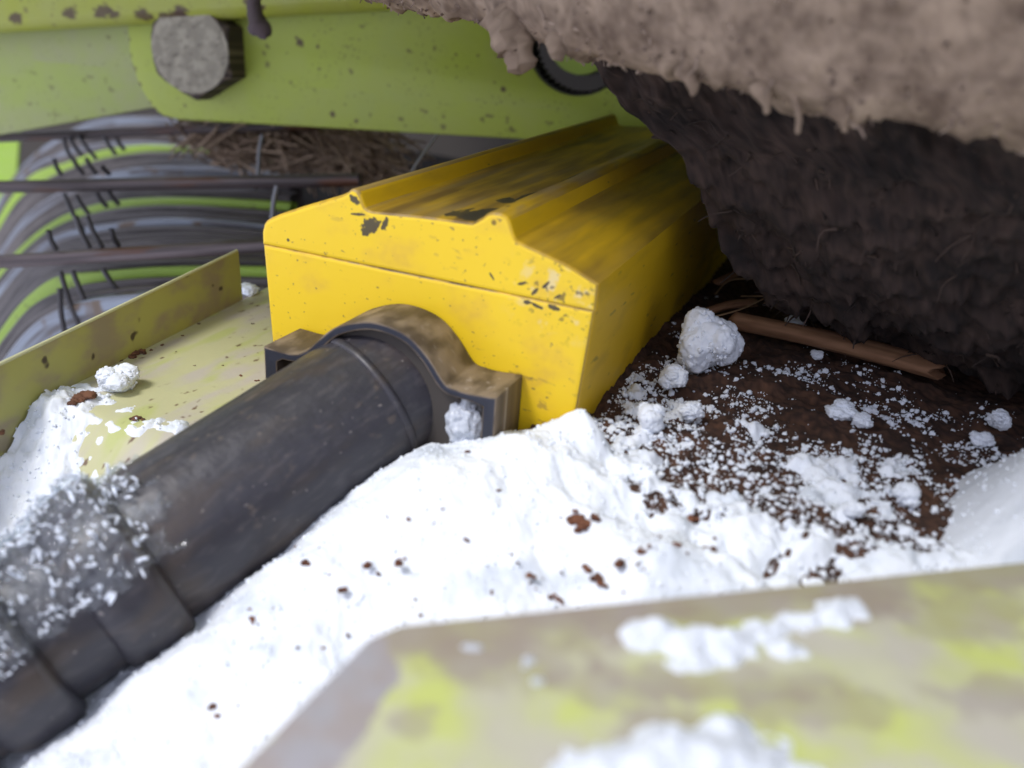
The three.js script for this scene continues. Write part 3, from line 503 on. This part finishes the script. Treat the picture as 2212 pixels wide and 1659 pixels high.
// ---------------------------------------------------------------- muddy roller and mud-caked beam at upper right
{
  // roller: axis near x, resting on the soil behind and right of the box
  const yaw = 0.28, A = V(0.012, 0.15, -0.212), dir = V(Math.cos(yaw), 0.0, Math.sin(yaw)), nrm = V(-Math.sin(yaw), 0, Math.cos(yaw)), R = 0.152, L = 0.6;
  const t = group('muddy_roller', V(0.2, 0, -0.15)); tag(t, 'mud covered roller with shade put into its colour, pressing down beside end of yellow box', 'roller');
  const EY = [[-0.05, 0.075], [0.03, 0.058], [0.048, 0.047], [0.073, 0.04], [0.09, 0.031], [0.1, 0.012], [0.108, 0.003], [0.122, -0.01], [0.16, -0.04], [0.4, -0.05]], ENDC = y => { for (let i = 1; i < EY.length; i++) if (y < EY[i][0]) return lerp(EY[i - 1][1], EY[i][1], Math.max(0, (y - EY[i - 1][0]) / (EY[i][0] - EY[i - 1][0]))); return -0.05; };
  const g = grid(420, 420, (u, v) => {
    // v: along the axis with a rounded left end; u: round the axis
    const th = u * Math.PI * 2; let s, r;
    if (v < 0.12) { const k = v / 0.12; s = 0.02 * (1 - Math.sqrt(Math.max(0, 1 - (k > 0.8 ? 1 : (k / 0.8)) ** 2 * 1))) ; r = R * Math.min(1, k / 0.8) * 1; s = k < 0.8 ? 0.0 : 0.012 * (k - 0.8) / 0.2; if (k < 0.8) r *= 0.97; }
    else { s = 0.012 + Math.pow((v - 0.12) / 0.88, 1.3) * L; r = R; }
    const n = V(0, Math.cos(th), 0).addScaledVector(nrm, Math.sin(th));
    const q = A.clone().addScaledVector(dir, s).addScaledVector(n, r), e0 = q.addScaledVector(dir, ENDC(q.y) * (1 - ss(0, 0.3, s))), f = fbm(q.x * 24, q.y * 24, q.z * 24, 3), f2 = fbm(q.x * 110, q.y * 110, q.z * 110, 5);
    q.addScaledVector(n, 0.016 * f + 0.011 * f2); q.addScaledVector(dir, 0.014 * f + 0.004 * f2); return q.sub(t.position);
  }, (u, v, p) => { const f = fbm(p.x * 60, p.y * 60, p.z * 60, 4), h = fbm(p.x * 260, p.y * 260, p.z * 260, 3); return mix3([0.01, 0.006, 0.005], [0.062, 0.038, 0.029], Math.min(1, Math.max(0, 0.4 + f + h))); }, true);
  mesh('shade_dark_mud_coat', g, std([1, 1, 1], 0.95, { vertexColors: true }), t);  // mud and fibre colours darkened to stand in for shade under the beam
  fibres(g, t, 900, 0.014, [[0.02, 0.013, 0.01], [0.085, 0.055, 0.042]], (p) => p.y + t.position.y < 0.15 && p.z + t.position.z > -0.24);
}
{
  const lipPts = [[560, -75, 0.43], [800, -4, 0.38], [1040, 42, 0.33], [1200, 102, 0.3], [1500, 172, 0.265], [1800, 246, 0.243], [2212, 298, 0.222], [2700, 340, 0.205]].map(p => at(...p));
  const cv = new THREE.CatmullRomCurve3(lipPts), base = V(0.05, 0.12, 0), t = group('mud_caked_beam', base); tag(t, 'beam thickly caked in dry brown mud overhanging yellow box', 'beam');
  const pro = [[0.16, -0.07], [0.03, -0.062], [0.006, -0.05], [0.0, -0.03], [-0.001, -0.012], [0.002, -0.002], [0.012, 0.004], [0.035, 0.002], [0.07, -0.008], [0.11, -0.022], [0.16, -0.05]];   // [up, towards viewer]
  const pc = new THREE.SplineCurve(pro.map(p => new THREE.Vector2(p[0], p[1])));
  const col = p => { const q = p.clone().add(base), f = fbm(q.x * 75, q.y * 75, q.z * 75, 4), h = fbm(q.x * 300, q.y * 300, q.z * 300, 3); return mix3([0.12, 0.08, 0.055], [0.34, 0.25, 0.18], Math.min(1, Math.max(0, 0.5 + 1.1 * f + 0.7 * h))); };
  const g = grid(420, 200, (u, v) => {
    const c = cv.getPointAt(u), w = pc.getPoint(v), q = c.clone().add(V(0, w.x, w.y)); q.z += w.y * 0;
    const under = ss(0.03, 0.0, w.x), f = fbm(q.x * 34, q.y * 34, q.z * 34, 3), f2 = fbm(q.x * 210, q.y * 210, q.z * 210, 3);
    const drip = Math.max(0, fbm(q.x * 70, 3, q.z * 30, 3)) * 0.011 * under;
    return q.add(V(0, 0.005 * f + 0.0022 * f2 - drip, 0.007 * f + 0.0032 * f2)).sub(base);
  }, (u, v, p) => col(p), true);
  mesh('mud_crust', g, std([1, 1, 1], 0.95, { vertexColors: true }), t);
  fibres(g, t, 900, 0.0065, [[0.16, 0.11, 0.085], [0.42, 0.32, 0.25]], (p) => p.z > -0.16);
  // hanging drips of mud
  const drips = [[1105, 70, 1128, 160, 0.318, 0.0062, 0.85], [1085, 55, 1112, 120, 0.318, 0.007, 0.9], [1205, 105, 1198, 132, 0.3, 0.004, 0.6], [1478, 168, 1500, 205, 0.268, 0.0034, 0.3], [1640, 205, 1655, 250, 0.254, 0.003, 0.25], [1716, 225, 1722, 292, 0.25, 0.0011, 0.7], [1806, 246, 1822, 285, 0.244, 0.0034, 0.2]];
  for (const [x0, y0, x1, y1, d, r, e] of drips) {
    const p0 = at(x0, y0 - 20, d), p1 = at(x1, y1, d), mid = p0.clone().lerp(p1, 0.55).add(V(0.001, 0, 0.001));
    let dg = tube([p0, mid, p1], r, 16, 12, k => lerp(1.15, e, k) * (k > 0.93 ? Math.sqrt(Math.max(0, 1 - ((k - 0.93) / 0.07) ** 2)) + 0.02 : 1));
    const P = dg.attributes.position, q = V(); for (let i = 0; i < P.count; i++) { q.fromBufferAttribute(P, i); const a = r * 0.55; P.setXYZ(i, q.x + a * fbm(q.x * 260, q.y * 260, 1, 3), q.y + a * fbm(q.x * 260, q.y * 260, 8, 3), q.z + a * fbm(q.z * 260, q.y * 260, 15, 3)); }
    dg.translate(-base.x, -base.y, -base.z); dg.computeVertexNormals(); bakeColor(dg, col); mesh('mud_drip', dg, std([1, 1, 1], 0.95, { vertexColors: true }), t);
  }
}
{
  // strand of mud hanging off the rail beside the bolt
  const d = 0.6, g = tube([at(548, -60, d), at(550, 0, d), at(553, 40, d), at(565, 66, d), at(572, 92, d)], 0.0052, 26, 12, k => 0.75 + 0.6 * Math.exp(-(((k - 0.78) / 0.12) ** 2)) - 0.9 * ss(0.85, 1, k) + 0.15);
  const P = g.attributes.position, q = V(); for (let i = 0; i < P.count; i++) { q.fromBufferAttribute(P, i); const a = 0.005; P.setXYZ(i, q.x + a * fbm(q.x * 150, q.y * 150, 1, 3), q.y + a * fbm(q.x * 150, q.y * 150, 8, 3), q.z); } g.computeVertexNormals();
  tag(mesh('mud_strand', g, std([0.09, 0.065, 0.07], 0.9)), 'strand of grey mud dangling in front of rail beside hex bolt', 'mud');
}

// ---------------------------------------------------------------- stalks and straw on the soil
{
  const stalk = (a, b, wa, wb, th, lab, tone) => {
    const A = a, B = b, d = B.clone().sub(A), L = d.length(); d.normalize(); const side = V(0, 1, 0).cross(d).normalize(), up = d.clone().cross(side);
    const g = grid(28, 60, (u, v) => { const an = u * Math.PI * 2, w = lerp(wa, wb, v) * (1 + 0.16 * fbm(v * 9, 1, wa * 900, 2)) * (v < 0.03 ? v / 0.03 : v > 0.985 ? (1 - v) / 0.015 : 1), c = V(0, 0.0015 * Math.sin(v * 3), 0).addScaledVector(d, v * L + (v > 0.9 ? 0.006 * n3(an * 2, 4, 1) : 0)); const rg = 1 + 0.16 * fbm(Math.cos(an) * 5, Math.sin(an) * 5, v * 2, 3); return A.clone().add(c).addScaledVector(side, Math.cos(an) * w * rg).addScaledVector(up, Math.sin(an) * th * (v < 0.03 ? v / 0.03 : 1) * rg); },
      (u, v, p) => mix3(tone[0], tone[1], Math.min(1, Math.max(0, 0.5 + 1.3 * fbm(u * 26, v * 3, 3, 3) + 0.5 * fbm(u * 60, v * 12, 9, 2)))), true);
    tag(mesh('dry_stalk', g, std([1, 1, 1], 0.8, { vertexColors: true })), lab, 'stalk', 'dry stalks on the soil');
  };
  const w = [[0.16, 0.075, 0.035], [0.36, 0.19, 0.1]];
  stalk(onY(1572, 690, 0.0), onY(2035, 800, 0.001), 0.0035, 0.0088, 0.0045, 'thick reddish brown dry stalk lying on dark soil under muddy roller', w);
  stalk(onY(1520, 676, 0.001), onY(1625, 655, 0.003), 0.002, 0.0035, 0.002, 'short brown stalk piece behind the big snow clump', w);
  stalk(onY(1545, 612, 0.0), onY(1650, 575, 0.004), 0.003, 0.002, 0.0015, 'slim brown stalk piece wedged beside yellow box behind the thick stalk', w);
  const straws = [[[1545, 635], [1580, 605], [1650, 602]], [[1650, 655], [1760, 650], [1850, 668]], [[1600, 640], [1700, 640], [1790, 645]], [[1520, 690], [1600, 668], [1660, 640]], [[1700, 668], [1800, 690], [1880, 720]]];
  for (const s of straws) tag(mesh('straw', tube(s.map((p, i) => onY(p[0], p[1], 0.003 + 0.003 * i)), 0.00045, 20, 6), std([0.3, 0.19, 0.1], 0.7)), 'thin curved straw on dark soil below muddy roller', 'straw', 'loose straws on the soil');
}

// ---------------------------------------------------------------- snow clumps, grains and dirt crumbs
{
  const clump = (px, py, wpx, hpx, y, lab, grp, sd, opt = {}) => {         // px, py: middle of the clump; y: the ground it rests on
    const foot = onY(px, py + hpx * 0.42, y), depth = foot.clone().sub(EYE).dot(FWD), rx = wpx / 2 * depth / FPX, ry = hpx / 2 * depth / FPX * 0.95;
    const g = lobes(wpx > 70 ? 52 : 28, sd, 5, opt.amp ?? 0.16, [rx, ry * (opt.flat ?? 1), rx * 0.9]); const o = mesh('snow_clump', g, mSnow); o.position.set(foot.x, foot.y + ry * (opt.flat ? 0.45 : 0.72), foot.z - rx * 0.5); tag(o, lab, 'snow clump', grp); return o;
  };
  const fresh = (x, y) => clump(...x, y);
  clump(1512, 735, 150, 175, -0.006, 'largest white snow clump on soil against right side of yellow box', null, 3);
  clump(1448, 815, 68, 62, -0.006, 'snow clump touching the lower front of the largest clump', null, 9);
  const G = 'small snow clumps on the soil', lab = 'small white snow clump sitting on the dark soil';
  const own = { 1: 'small grey snow clump in shade behind the thick dry stalk', 2: 'widest snow clump out in the middle of the dark soil', 8: 'tiny snow clump just in front of the thick dry stalk', 0: 'snow clump next to the round one by the box corner' };
  clump(1398, 900, 82, 74, -0.006, 'round snow clump next to front corner of yellow box', null, 14);
  [[1488, 880, 60, 52], [1715, 695, 62, 40], [1812, 880, 80, 58], [1860, 905, 50, 44], [1958, 1062, 72, 66], [1842, 1096, 52, 48], [2150, 900, 60, 56], [2118, 945, 56, 44], [1762, 762, 34, 28]].forEach((c, i) => clump(...c, -0.006, own[i] || lab, own[i] ? null : G, 20 + i * 3.3, { amp: 0.3, flat: 0.85 }));
  clump(238, 820, 104, 70, -0.03, 'smooth rounded snow lump on lime tray beside its lip', null, 61, { amp: 0.16 });
  clump(528, 625, 44, 30, -0.03, 'icy grey snow bit on tray beside yellow box', null, 70, { amp: 0.4 });
  // grains strewn over the soil and thinning towards the roller
  const N = 42000, gm = new THREE.InstancedMesh(lump(1, 2, 0.5, 1.9, 7), mGrain, N), M = new THREE.Matrix4(), q = new THREE.Quaternion(), e = new THREE.Euler(); let k = 0;
  for (let tries = 0; k < N && tries < 900000; tries++) {
    const x = rr(0.0, 0.3), z = rr(-0.22, 0.09);
    const m = dusting(x, z) + 0.05;
    if (m < -0.25 + 0.9 * Math.pow(rnd(), 0.8)) continue;
    const s = 0.0002 + 0.0009 * Math.pow(rnd(), 5); e.set(rr(0, 6), rr(0, 6), rr(0, 6)); q.setFromEuler(e);
    M.compose(V(x, soilY(x, z) + s * 0.35, z), q, V(s * rr(0.8, 1.4), s * rr(0.6, 1), s * rr(0.8, 1.4))); gm.setMatrixAt(k++, M);
  }
  gm.count = k; gm.name = 'snow_grains'; gm.castShadow = gm.receiveShadow = true; scene.add(gm); tag(gm, 'fine snow grains strewn over the dark soil', 'snow', null, 'stuff');
  // grains on the drift so that its surface reads as granular
  const N2 = 14000, g2 = new THREE.InstancedMesh(new THREE.IcosahedronGeometry(1, 1), mGrain, N2); k = 0;
  for (let i = 0; i < N2; i++) { const x = rr(-0.3, 0.2), z = rr(-0.06, 0.22), y = snowY(x, z); if (y < (x < -0.13 ? trayY(z) + 0.0005 : x > 0 ? soilY(x, z) : -9)) continue; const s = 0.00025 + 0.0007 * rnd() * rnd(); e.set(rr(0, 6), rr(0, 6), rr(0, 6)); q.setFromEuler(e); M.compose(V(x, y + s * 0.2, z), q, V(s, s * 0.8, s * 1.2)); g2.setMatrixAt(k++, M); }
  g2.count = k; g2.name = 'drift_grains'; g2.castShadow = g2.receiveShadow = true; scene.add(g2); tag(g2, 'coarse icy grains on the surface of the snow drift', 'snow', null, 'stuff');
  // crumbs of reddish dirt on snow and tray
  const crumbs = [[1255, 1130, 26], [1232, 1125, 14], [1288, 1120, 13], [1250, 1150, 12], [1387, 1190, 14], [1400, 1180, 9], [1150, 1245, 12], [1268, 1232, 13], [1290, 1250, 15], [1340, 1218, 13], [1302, 1262, 11], [1500, 1123, 13], [1530, 1185, 16], [1460, 1180, 12], [1550, 1188, 10], [1195, 1290, 9], [1210, 1300, 10], [858, 1218, 13], [870, 1208, 9], [790, 1220, 13], [665, 1218, 13], [740, 1275, 10], [545, 1345, 14], [540, 1318, 8], [880, 1120, 8], [1010, 1168, 8], [820, 1238, 8], [960, 1100, 5], [1120, 1215, 6], [1350, 1280, 8], [1062, 1280, 8], [455, 1530, 12], [470, 1545, 9], [1240, 1105, 8], [1420, 1160, 7], [905, 1330, 6], [1080, 1060, 6], [1010, 975, 7], [1095, 985, 6], [1250, 1015, 5], [640, 1180, 7], [700, 1400, 5]];
  const gs = [];
  const surf = (px, py) => { let y = -0.01, p; for (let i = 0; i < 12; i++) { p = onY(px, py, y); y = snowY(p.x, p.z); } return onY(px, py, y); };
  for (const [x, y, w] of crumbs) { const n = w > 9 ? 5 : 2, p = surf(x, y), d = p.clone().sub(EYE).dot(FWD), r = w / 2 * d / FPX * 1.7; for (let j = 0; j < n; j++) { const g = lump(r * rr(0.35, 0.75), 3, 0.4, 2, rr(0, 50), [1.2, 0.7, 1]); g.translate(p.x + rr(-0.8, 0.8) * r, p.y + r * 0.15, p.z + rr(-0.8, 0.8) * r); const c = mix3([0.07, 0.025, 0.014], [0.2, 0.08, 0.04], rnd()); bakeColor(g, () => c); gs.push(g); } }
  for (let i = 0; i < 70; i++) { const c0 = crumbs[Math.floor(rnd() * crumbs.length)], p = surf(c0[0] + rr(-60, 60), c0[1] + rr(-40, 40)), r = 0.0002 + 0.0005 * rnd() * rnd(), g = lump(r, 1, 0.4, 2, i); g.translate(p.x, p.y, p.z); bakeColor(g, () => [0.12, 0.06, 0.04]); gs.push(g); }
  tag(mesh('dirt_crumbs', mergeGeometries(gs), std([1, 1, 1], 0.95, { vertexColors: true })), 'scattered reddish brown dirt crumbs on the white snow drift', 'dirt', null, 'stuff');
  const ts = [];
  for (const [x, y, w] of [[182, 868, 42], [165, 880, 26], [300, 765, 26], [285, 772, 16], [325, 757, 9], [240, 800, 12], [262, 780, 10], [292, 905, 18], [310, 908, 10], [430, 700, 8], [350, 745, 9], [395, 725, 7], [520, 812, 9], [556, 822, 10], [600, 790, 7], [5, 935, 16], [480, 790, 6], [545, 700, 6], [420, 790, 5], [380, 760, 5]]) {
    const p = onY(x, y, -0.03), d = p.clone().sub(EYE).dot(FWD), r = w / 2 * d / FPX; for (let j = 0; j < (w > 15 ? 9 : 3); j++) { const g = lump(r * rr(0.3, 0.6), 3, 0.4, 2, rr(0, 50), [1.2, 0.7, 1]); const a = rr(-0.8, 0.8) * r, b = rr(-0.8, 0.8) * r, yy = Math.max(-0.03, snowY(p.x + a, p.z + b)); g.translate(p.x + a, yy + r * 0.2, p.z + b); const c = mix3([0.06, 0.025, 0.014], [0.17, 0.075, 0.04], rnd()); bakeColor(g, () => c); ts.push(g); }
  }
  tag(mesh('tray_crumbs', mergeGeometries(ts), std([1, 1, 1], 0.95, { vertexColors: true })), 'brown dirt crumbs lying on the lime tray', 'dirt', null, 'stuff');
}

// ---------------------------------------------------------------- lime plate close to the viewer
{
  const Y = 0.018, K = onY(820, 1352, Y), E = onY(2212, 1212, Y), Lp = onY(510, 1659, Y), base = V(0.1, Y, 0.18), t = group('corner_plate', base); tag(t, 'worn lime green plate with cut corner and snow patches, over the snow drift', 'plate');
  const e1 = E.clone().sub(K).normalize(), e2 = Lp.clone().sub(K).normalize();
  const far = K.clone().addScaledVector(e1, 0.34), nearL = K.clone().addScaledVector(e2, 0.16), nearR = far.clone().addScaledVector(V(0, 0, 1), 0.36);
  const out = [K.clone().addScaledVector(e2, 0.004), K.clone().addScaledVector(e1, 0.004), far, nearR, nearL];
  const s = new THREE.Shape(out.map(p => new THREE.Vector2(p.x, -p.z)));
  let g = new THREE.ExtrudeGeometry(s, { depth: 0.004, bevelEnabled: true, bevelThickness: 0.001, bevelSize: 0.001, bevelOffset: -0.001, bevelSegments: 3 });
  g.rotateX(-Math.PI / 2); g.translate(0, Y - 0.005, 0); g = toCreasedNormals(g, 0.5); setUV(g, p => [p.x + 0.1, p.z + 0.05]);
  const PX = (px, py) => { const p = onY(px, py, Y); return [p.x, p.z]; };
  const barePoly = [[500, 1690], [800, 1340], [845, 1370], [850, 1470], [815, 1545], [735, 1650], [690, 1720]].map(p => PX(...p));
  const inside = (x, z) => { let r = false; for (let i = 0, j = barePoly.length - 1; i < barePoly.length; j = i++) { const a = barePoly[i], b = barePoly[j]; if ((a[1] > z) !== (b[1] > z) && x < (b[0] - a[0]) * (z - a[1]) / (b[1] - a[1]) + a[0]) r = !r; } return r; };
  const blot = [[900, 1560, 60, 30], [1120, 1430, 170, 60], [1330, 1480, 160, 50], [1000, 1420, 120, 40], [1850, 1300, 120, 40], [2100, 1330, 130, 60], [1250, 1320, 260, 30], [1600, 1480, 260, 40], [1750, 1530, 200, 50], [900, 1380, 70, 60], [2150, 1500, 120, 50], [1440, 1560, 120, 40]].map(([x, y, a, b]) => { const c = PX(x, y), r = PX(x + a, y), f = PX(x, y - b); return [c[0], c[1], r[0] - c[0], r[1] - c[1], f[0] - c[0], f[1] - c[1]]; });
  const GREY = [0.33, 0.29, 0.28], BR = [0.28, 0.22, 0.18];
  const map = colourMap(0.5, 0.5, 2600, (u, v) => {
    const x = u - 0.1, z = v - 0.05; if (z > 0.3) return LIME;
    const wx = x + 0.004 * fbm(x * 120, z * 120, 1, 3), wz = z + 0.004 * fbm(x * 120, z * 120, 7, 3);
    let c = mix3([0.5, 0.55, 0.17], [0.5, 0.5, 0.33], ss(-0.15, 0.3, fbm(x * 60, z * 60, 2, 4)));
    c = mix3(c, [0.46, 0.43, 0.38], 0.85 * ss(-0.2, 0.3, fbm(x * 34, z * 34, 5, 4)));
    for (const [cx, cz, ax, az, bx, bz] of blot) { const dx = wx - cx, dz = wz - cz, det = ax * bz - az * bx, p = (dx * bz - dz * bx) / det, q = (ax * dz - az * dx) / det; c = mix3(c, mix3(GREY, BR, 0.5 + fbm(x * 90, z * 90, 3, 2)), 0.55 * ss(1.2, 0.65, Math.hypot(p, q) + 0.9 * fbm(x * 130, z * 130, 11, 3))); }
    { const dx = wx - K.x, dz = wz - K.z, ed = Math.abs(dx * e1.z - dz * e1.x); c = mix3(c, mix3(GREY, BR, 0.6 + fbm(x * 70, z * 70, 5, 2)), 0.75 * ss(0.016, 0.006, ed + 0.016 * fbm(x * 60, z * 60, 19, 3))); }
    if (inside(wx, wz)) c = mix3(GREY, [0.34, 0.33, 0.35], ss(-0.2, 0.3, fbm(x * 90, z * 90, 4, 3)));
    return c;
  });
  g.translate(-base.x, -base.y, -base.z);
  mesh('top_sheet', g, std([1, 1, 1], 0.55, { map, bumpMap: soft, bumpScale: 0.0003 }), t);
  // folded skirts carry the sheet on the tray
  const skirt = (a, b, n) => { const L = a.distanceTo(b), bx = new THREE.BoxGeometry(L, 0.14, 0.003); bx.rotateY(Math.atan2(-(b.z - a.z), b.x - a.x)); const m = a.clone().lerp(b, 0.5).addScaledVector(n, 0.004); bx.translate(m.x - base.x, Y - 0.0765 - base.y, m.z - base.z); mesh('skirt', bx, std([0.3, 0.27, 0.24], 0.6), t); };
  const inw = V(0.5, 0, 0.8).normalize();
  skirt(K.clone().addScaledVector(e1, 0.006), far.clone().addScaledVector(e1, -0.01), inw);
  skirt(K.clone().addScaledVector(e2, 0.006), nearL.clone().addScaledVector(e2, -0.006), V(1, 0, 0));
  // wet snow lying on the sheet
  const snowOn = (list, lab, sd) => {
    const cs = list.map(([x, y, a, b, h]) => { const c = PX(x, y), r = PX(x + a, y), f = PX(x, y - b); return [c[0], c[1], r[0] - c[0], r[1] - c[1], f[0] - c[0], f[1] - c[1], h]; });
    let x0 = 9, x1 = -9, z0 = 9, z1 = -9; for (const c of cs) { const ex = 1.6 * (Math.abs(c[2]) + Math.abs(c[4])), ez = 1.6 * (Math.abs(c[3]) + Math.abs(c[5])); x0 = Math.min(x0, c[0] - ex); x1 = Math.max(x1, c[0] + ex); z0 = Math.min(z0, c[1] - ez); z1 = Math.max(z1, c[1] + ez); }
    const o = mesh('snow_patch', grid(160, 160, (u, v) => { const x = lerp(x0, x1, u), z = lerp(z1, z0, v); let h = 0; for (const [cx, cz, ax, az, bx, bz, hh] of cs) { const dx = x - cx, dz = z - cz, det = ax * bz - az * bx, p = (dx * bz - dz * bx) / det, q = (ax * dz - az * dx) / det; h = Math.max(h, hh * Math.exp(-(p * p + q * q) * 0.9)); } return V(x, Y - 0.0022 + h + 0.0042 * fbm(x * 170, z * 170, sd, 4) * ss(0, 0.002, h), z); }, null, false, (x, y) => y > Y - 0.001), mSnow);
    tag(o, lab, 'snow');
  };
  snowOn([[1400, 1375, 75, 34, 0.0055], [1480, 1400, 60, 36, 0.006], [1560, 1390, 90, 34, 0.006], [1500, 1435, 50, 20, 0.0045], [1640, 1365, 60, 30, 0.004], [1720, 1345, 60, 26, 0.004], [1810, 1325, 60, 28, 0.0055], [1690, 1405, 60, 20, 0.0042], [1580, 1425, 40, 20, 0.0045]], 'long ragged snow strip on worn lime plate near its far edge', 3);
  snowOn([[1480, 1660, 210, 70, 0.009], [1440, 1605, 80, 40, 0.006], [1560, 1600, 60, 50, 0.007], [1660, 1640, 60, 40, 0.005]], 'bright snow mound in middle of worn lime plate', 9);
  snowOn([[1130, 1445, 40, 30, 0.0034], [1020, 1400, 30, 14, 0.0028], [1160, 1470, 26, 16, 0.003]], 'small thin snow patch near cut corner of lime plate', 15);
}

// ---------------------------------------------------------------- machine body above and behind (unseen; roof extent set to shade the scene)
{
  const t = group('machine_cover', V(0, 0.62, -0.75)); tag(t, 'lime green machine cover above and behind the frame plates', 'machine cover');
  const m = std([1, 1, 1], 0.6, { map: limeMap(1, 1, 500, [0.2, 0.27, 0.04], { dust: 0.3, sd: 21 }) });
  const box = (name, w, h, d, x, y, z, mm = m) => { const g = new THREE.BoxGeometry(w, h, d); setUV(g, p => [p.x + p.y, p.z + p.y]); const o = mesh(name, g, mm, t); o.position.set(x, y - 0.62, z + 0.75); };
  box('roof', 2.5, 0.02, 1.49, 0.4, 0.36, -0.615);
  box('added_shade_board', 1.7, 0.02, 0.06, 0.75, 0.362, 0.161);  // unseen board added to keep the sun off the soil at right
  box('back_wall', 5.5, 0.97, 0.02, -0.9, -0.135, -1.36, std([0.05, 0.042, 0.036], 0.9));  // wall colour darkened to stand in for shadow behind the reel
  box('side_wall', 0.02, 0.96, 1.2, 1.5, -0.14, -0.74);
}
renderer.render(scene, camera);
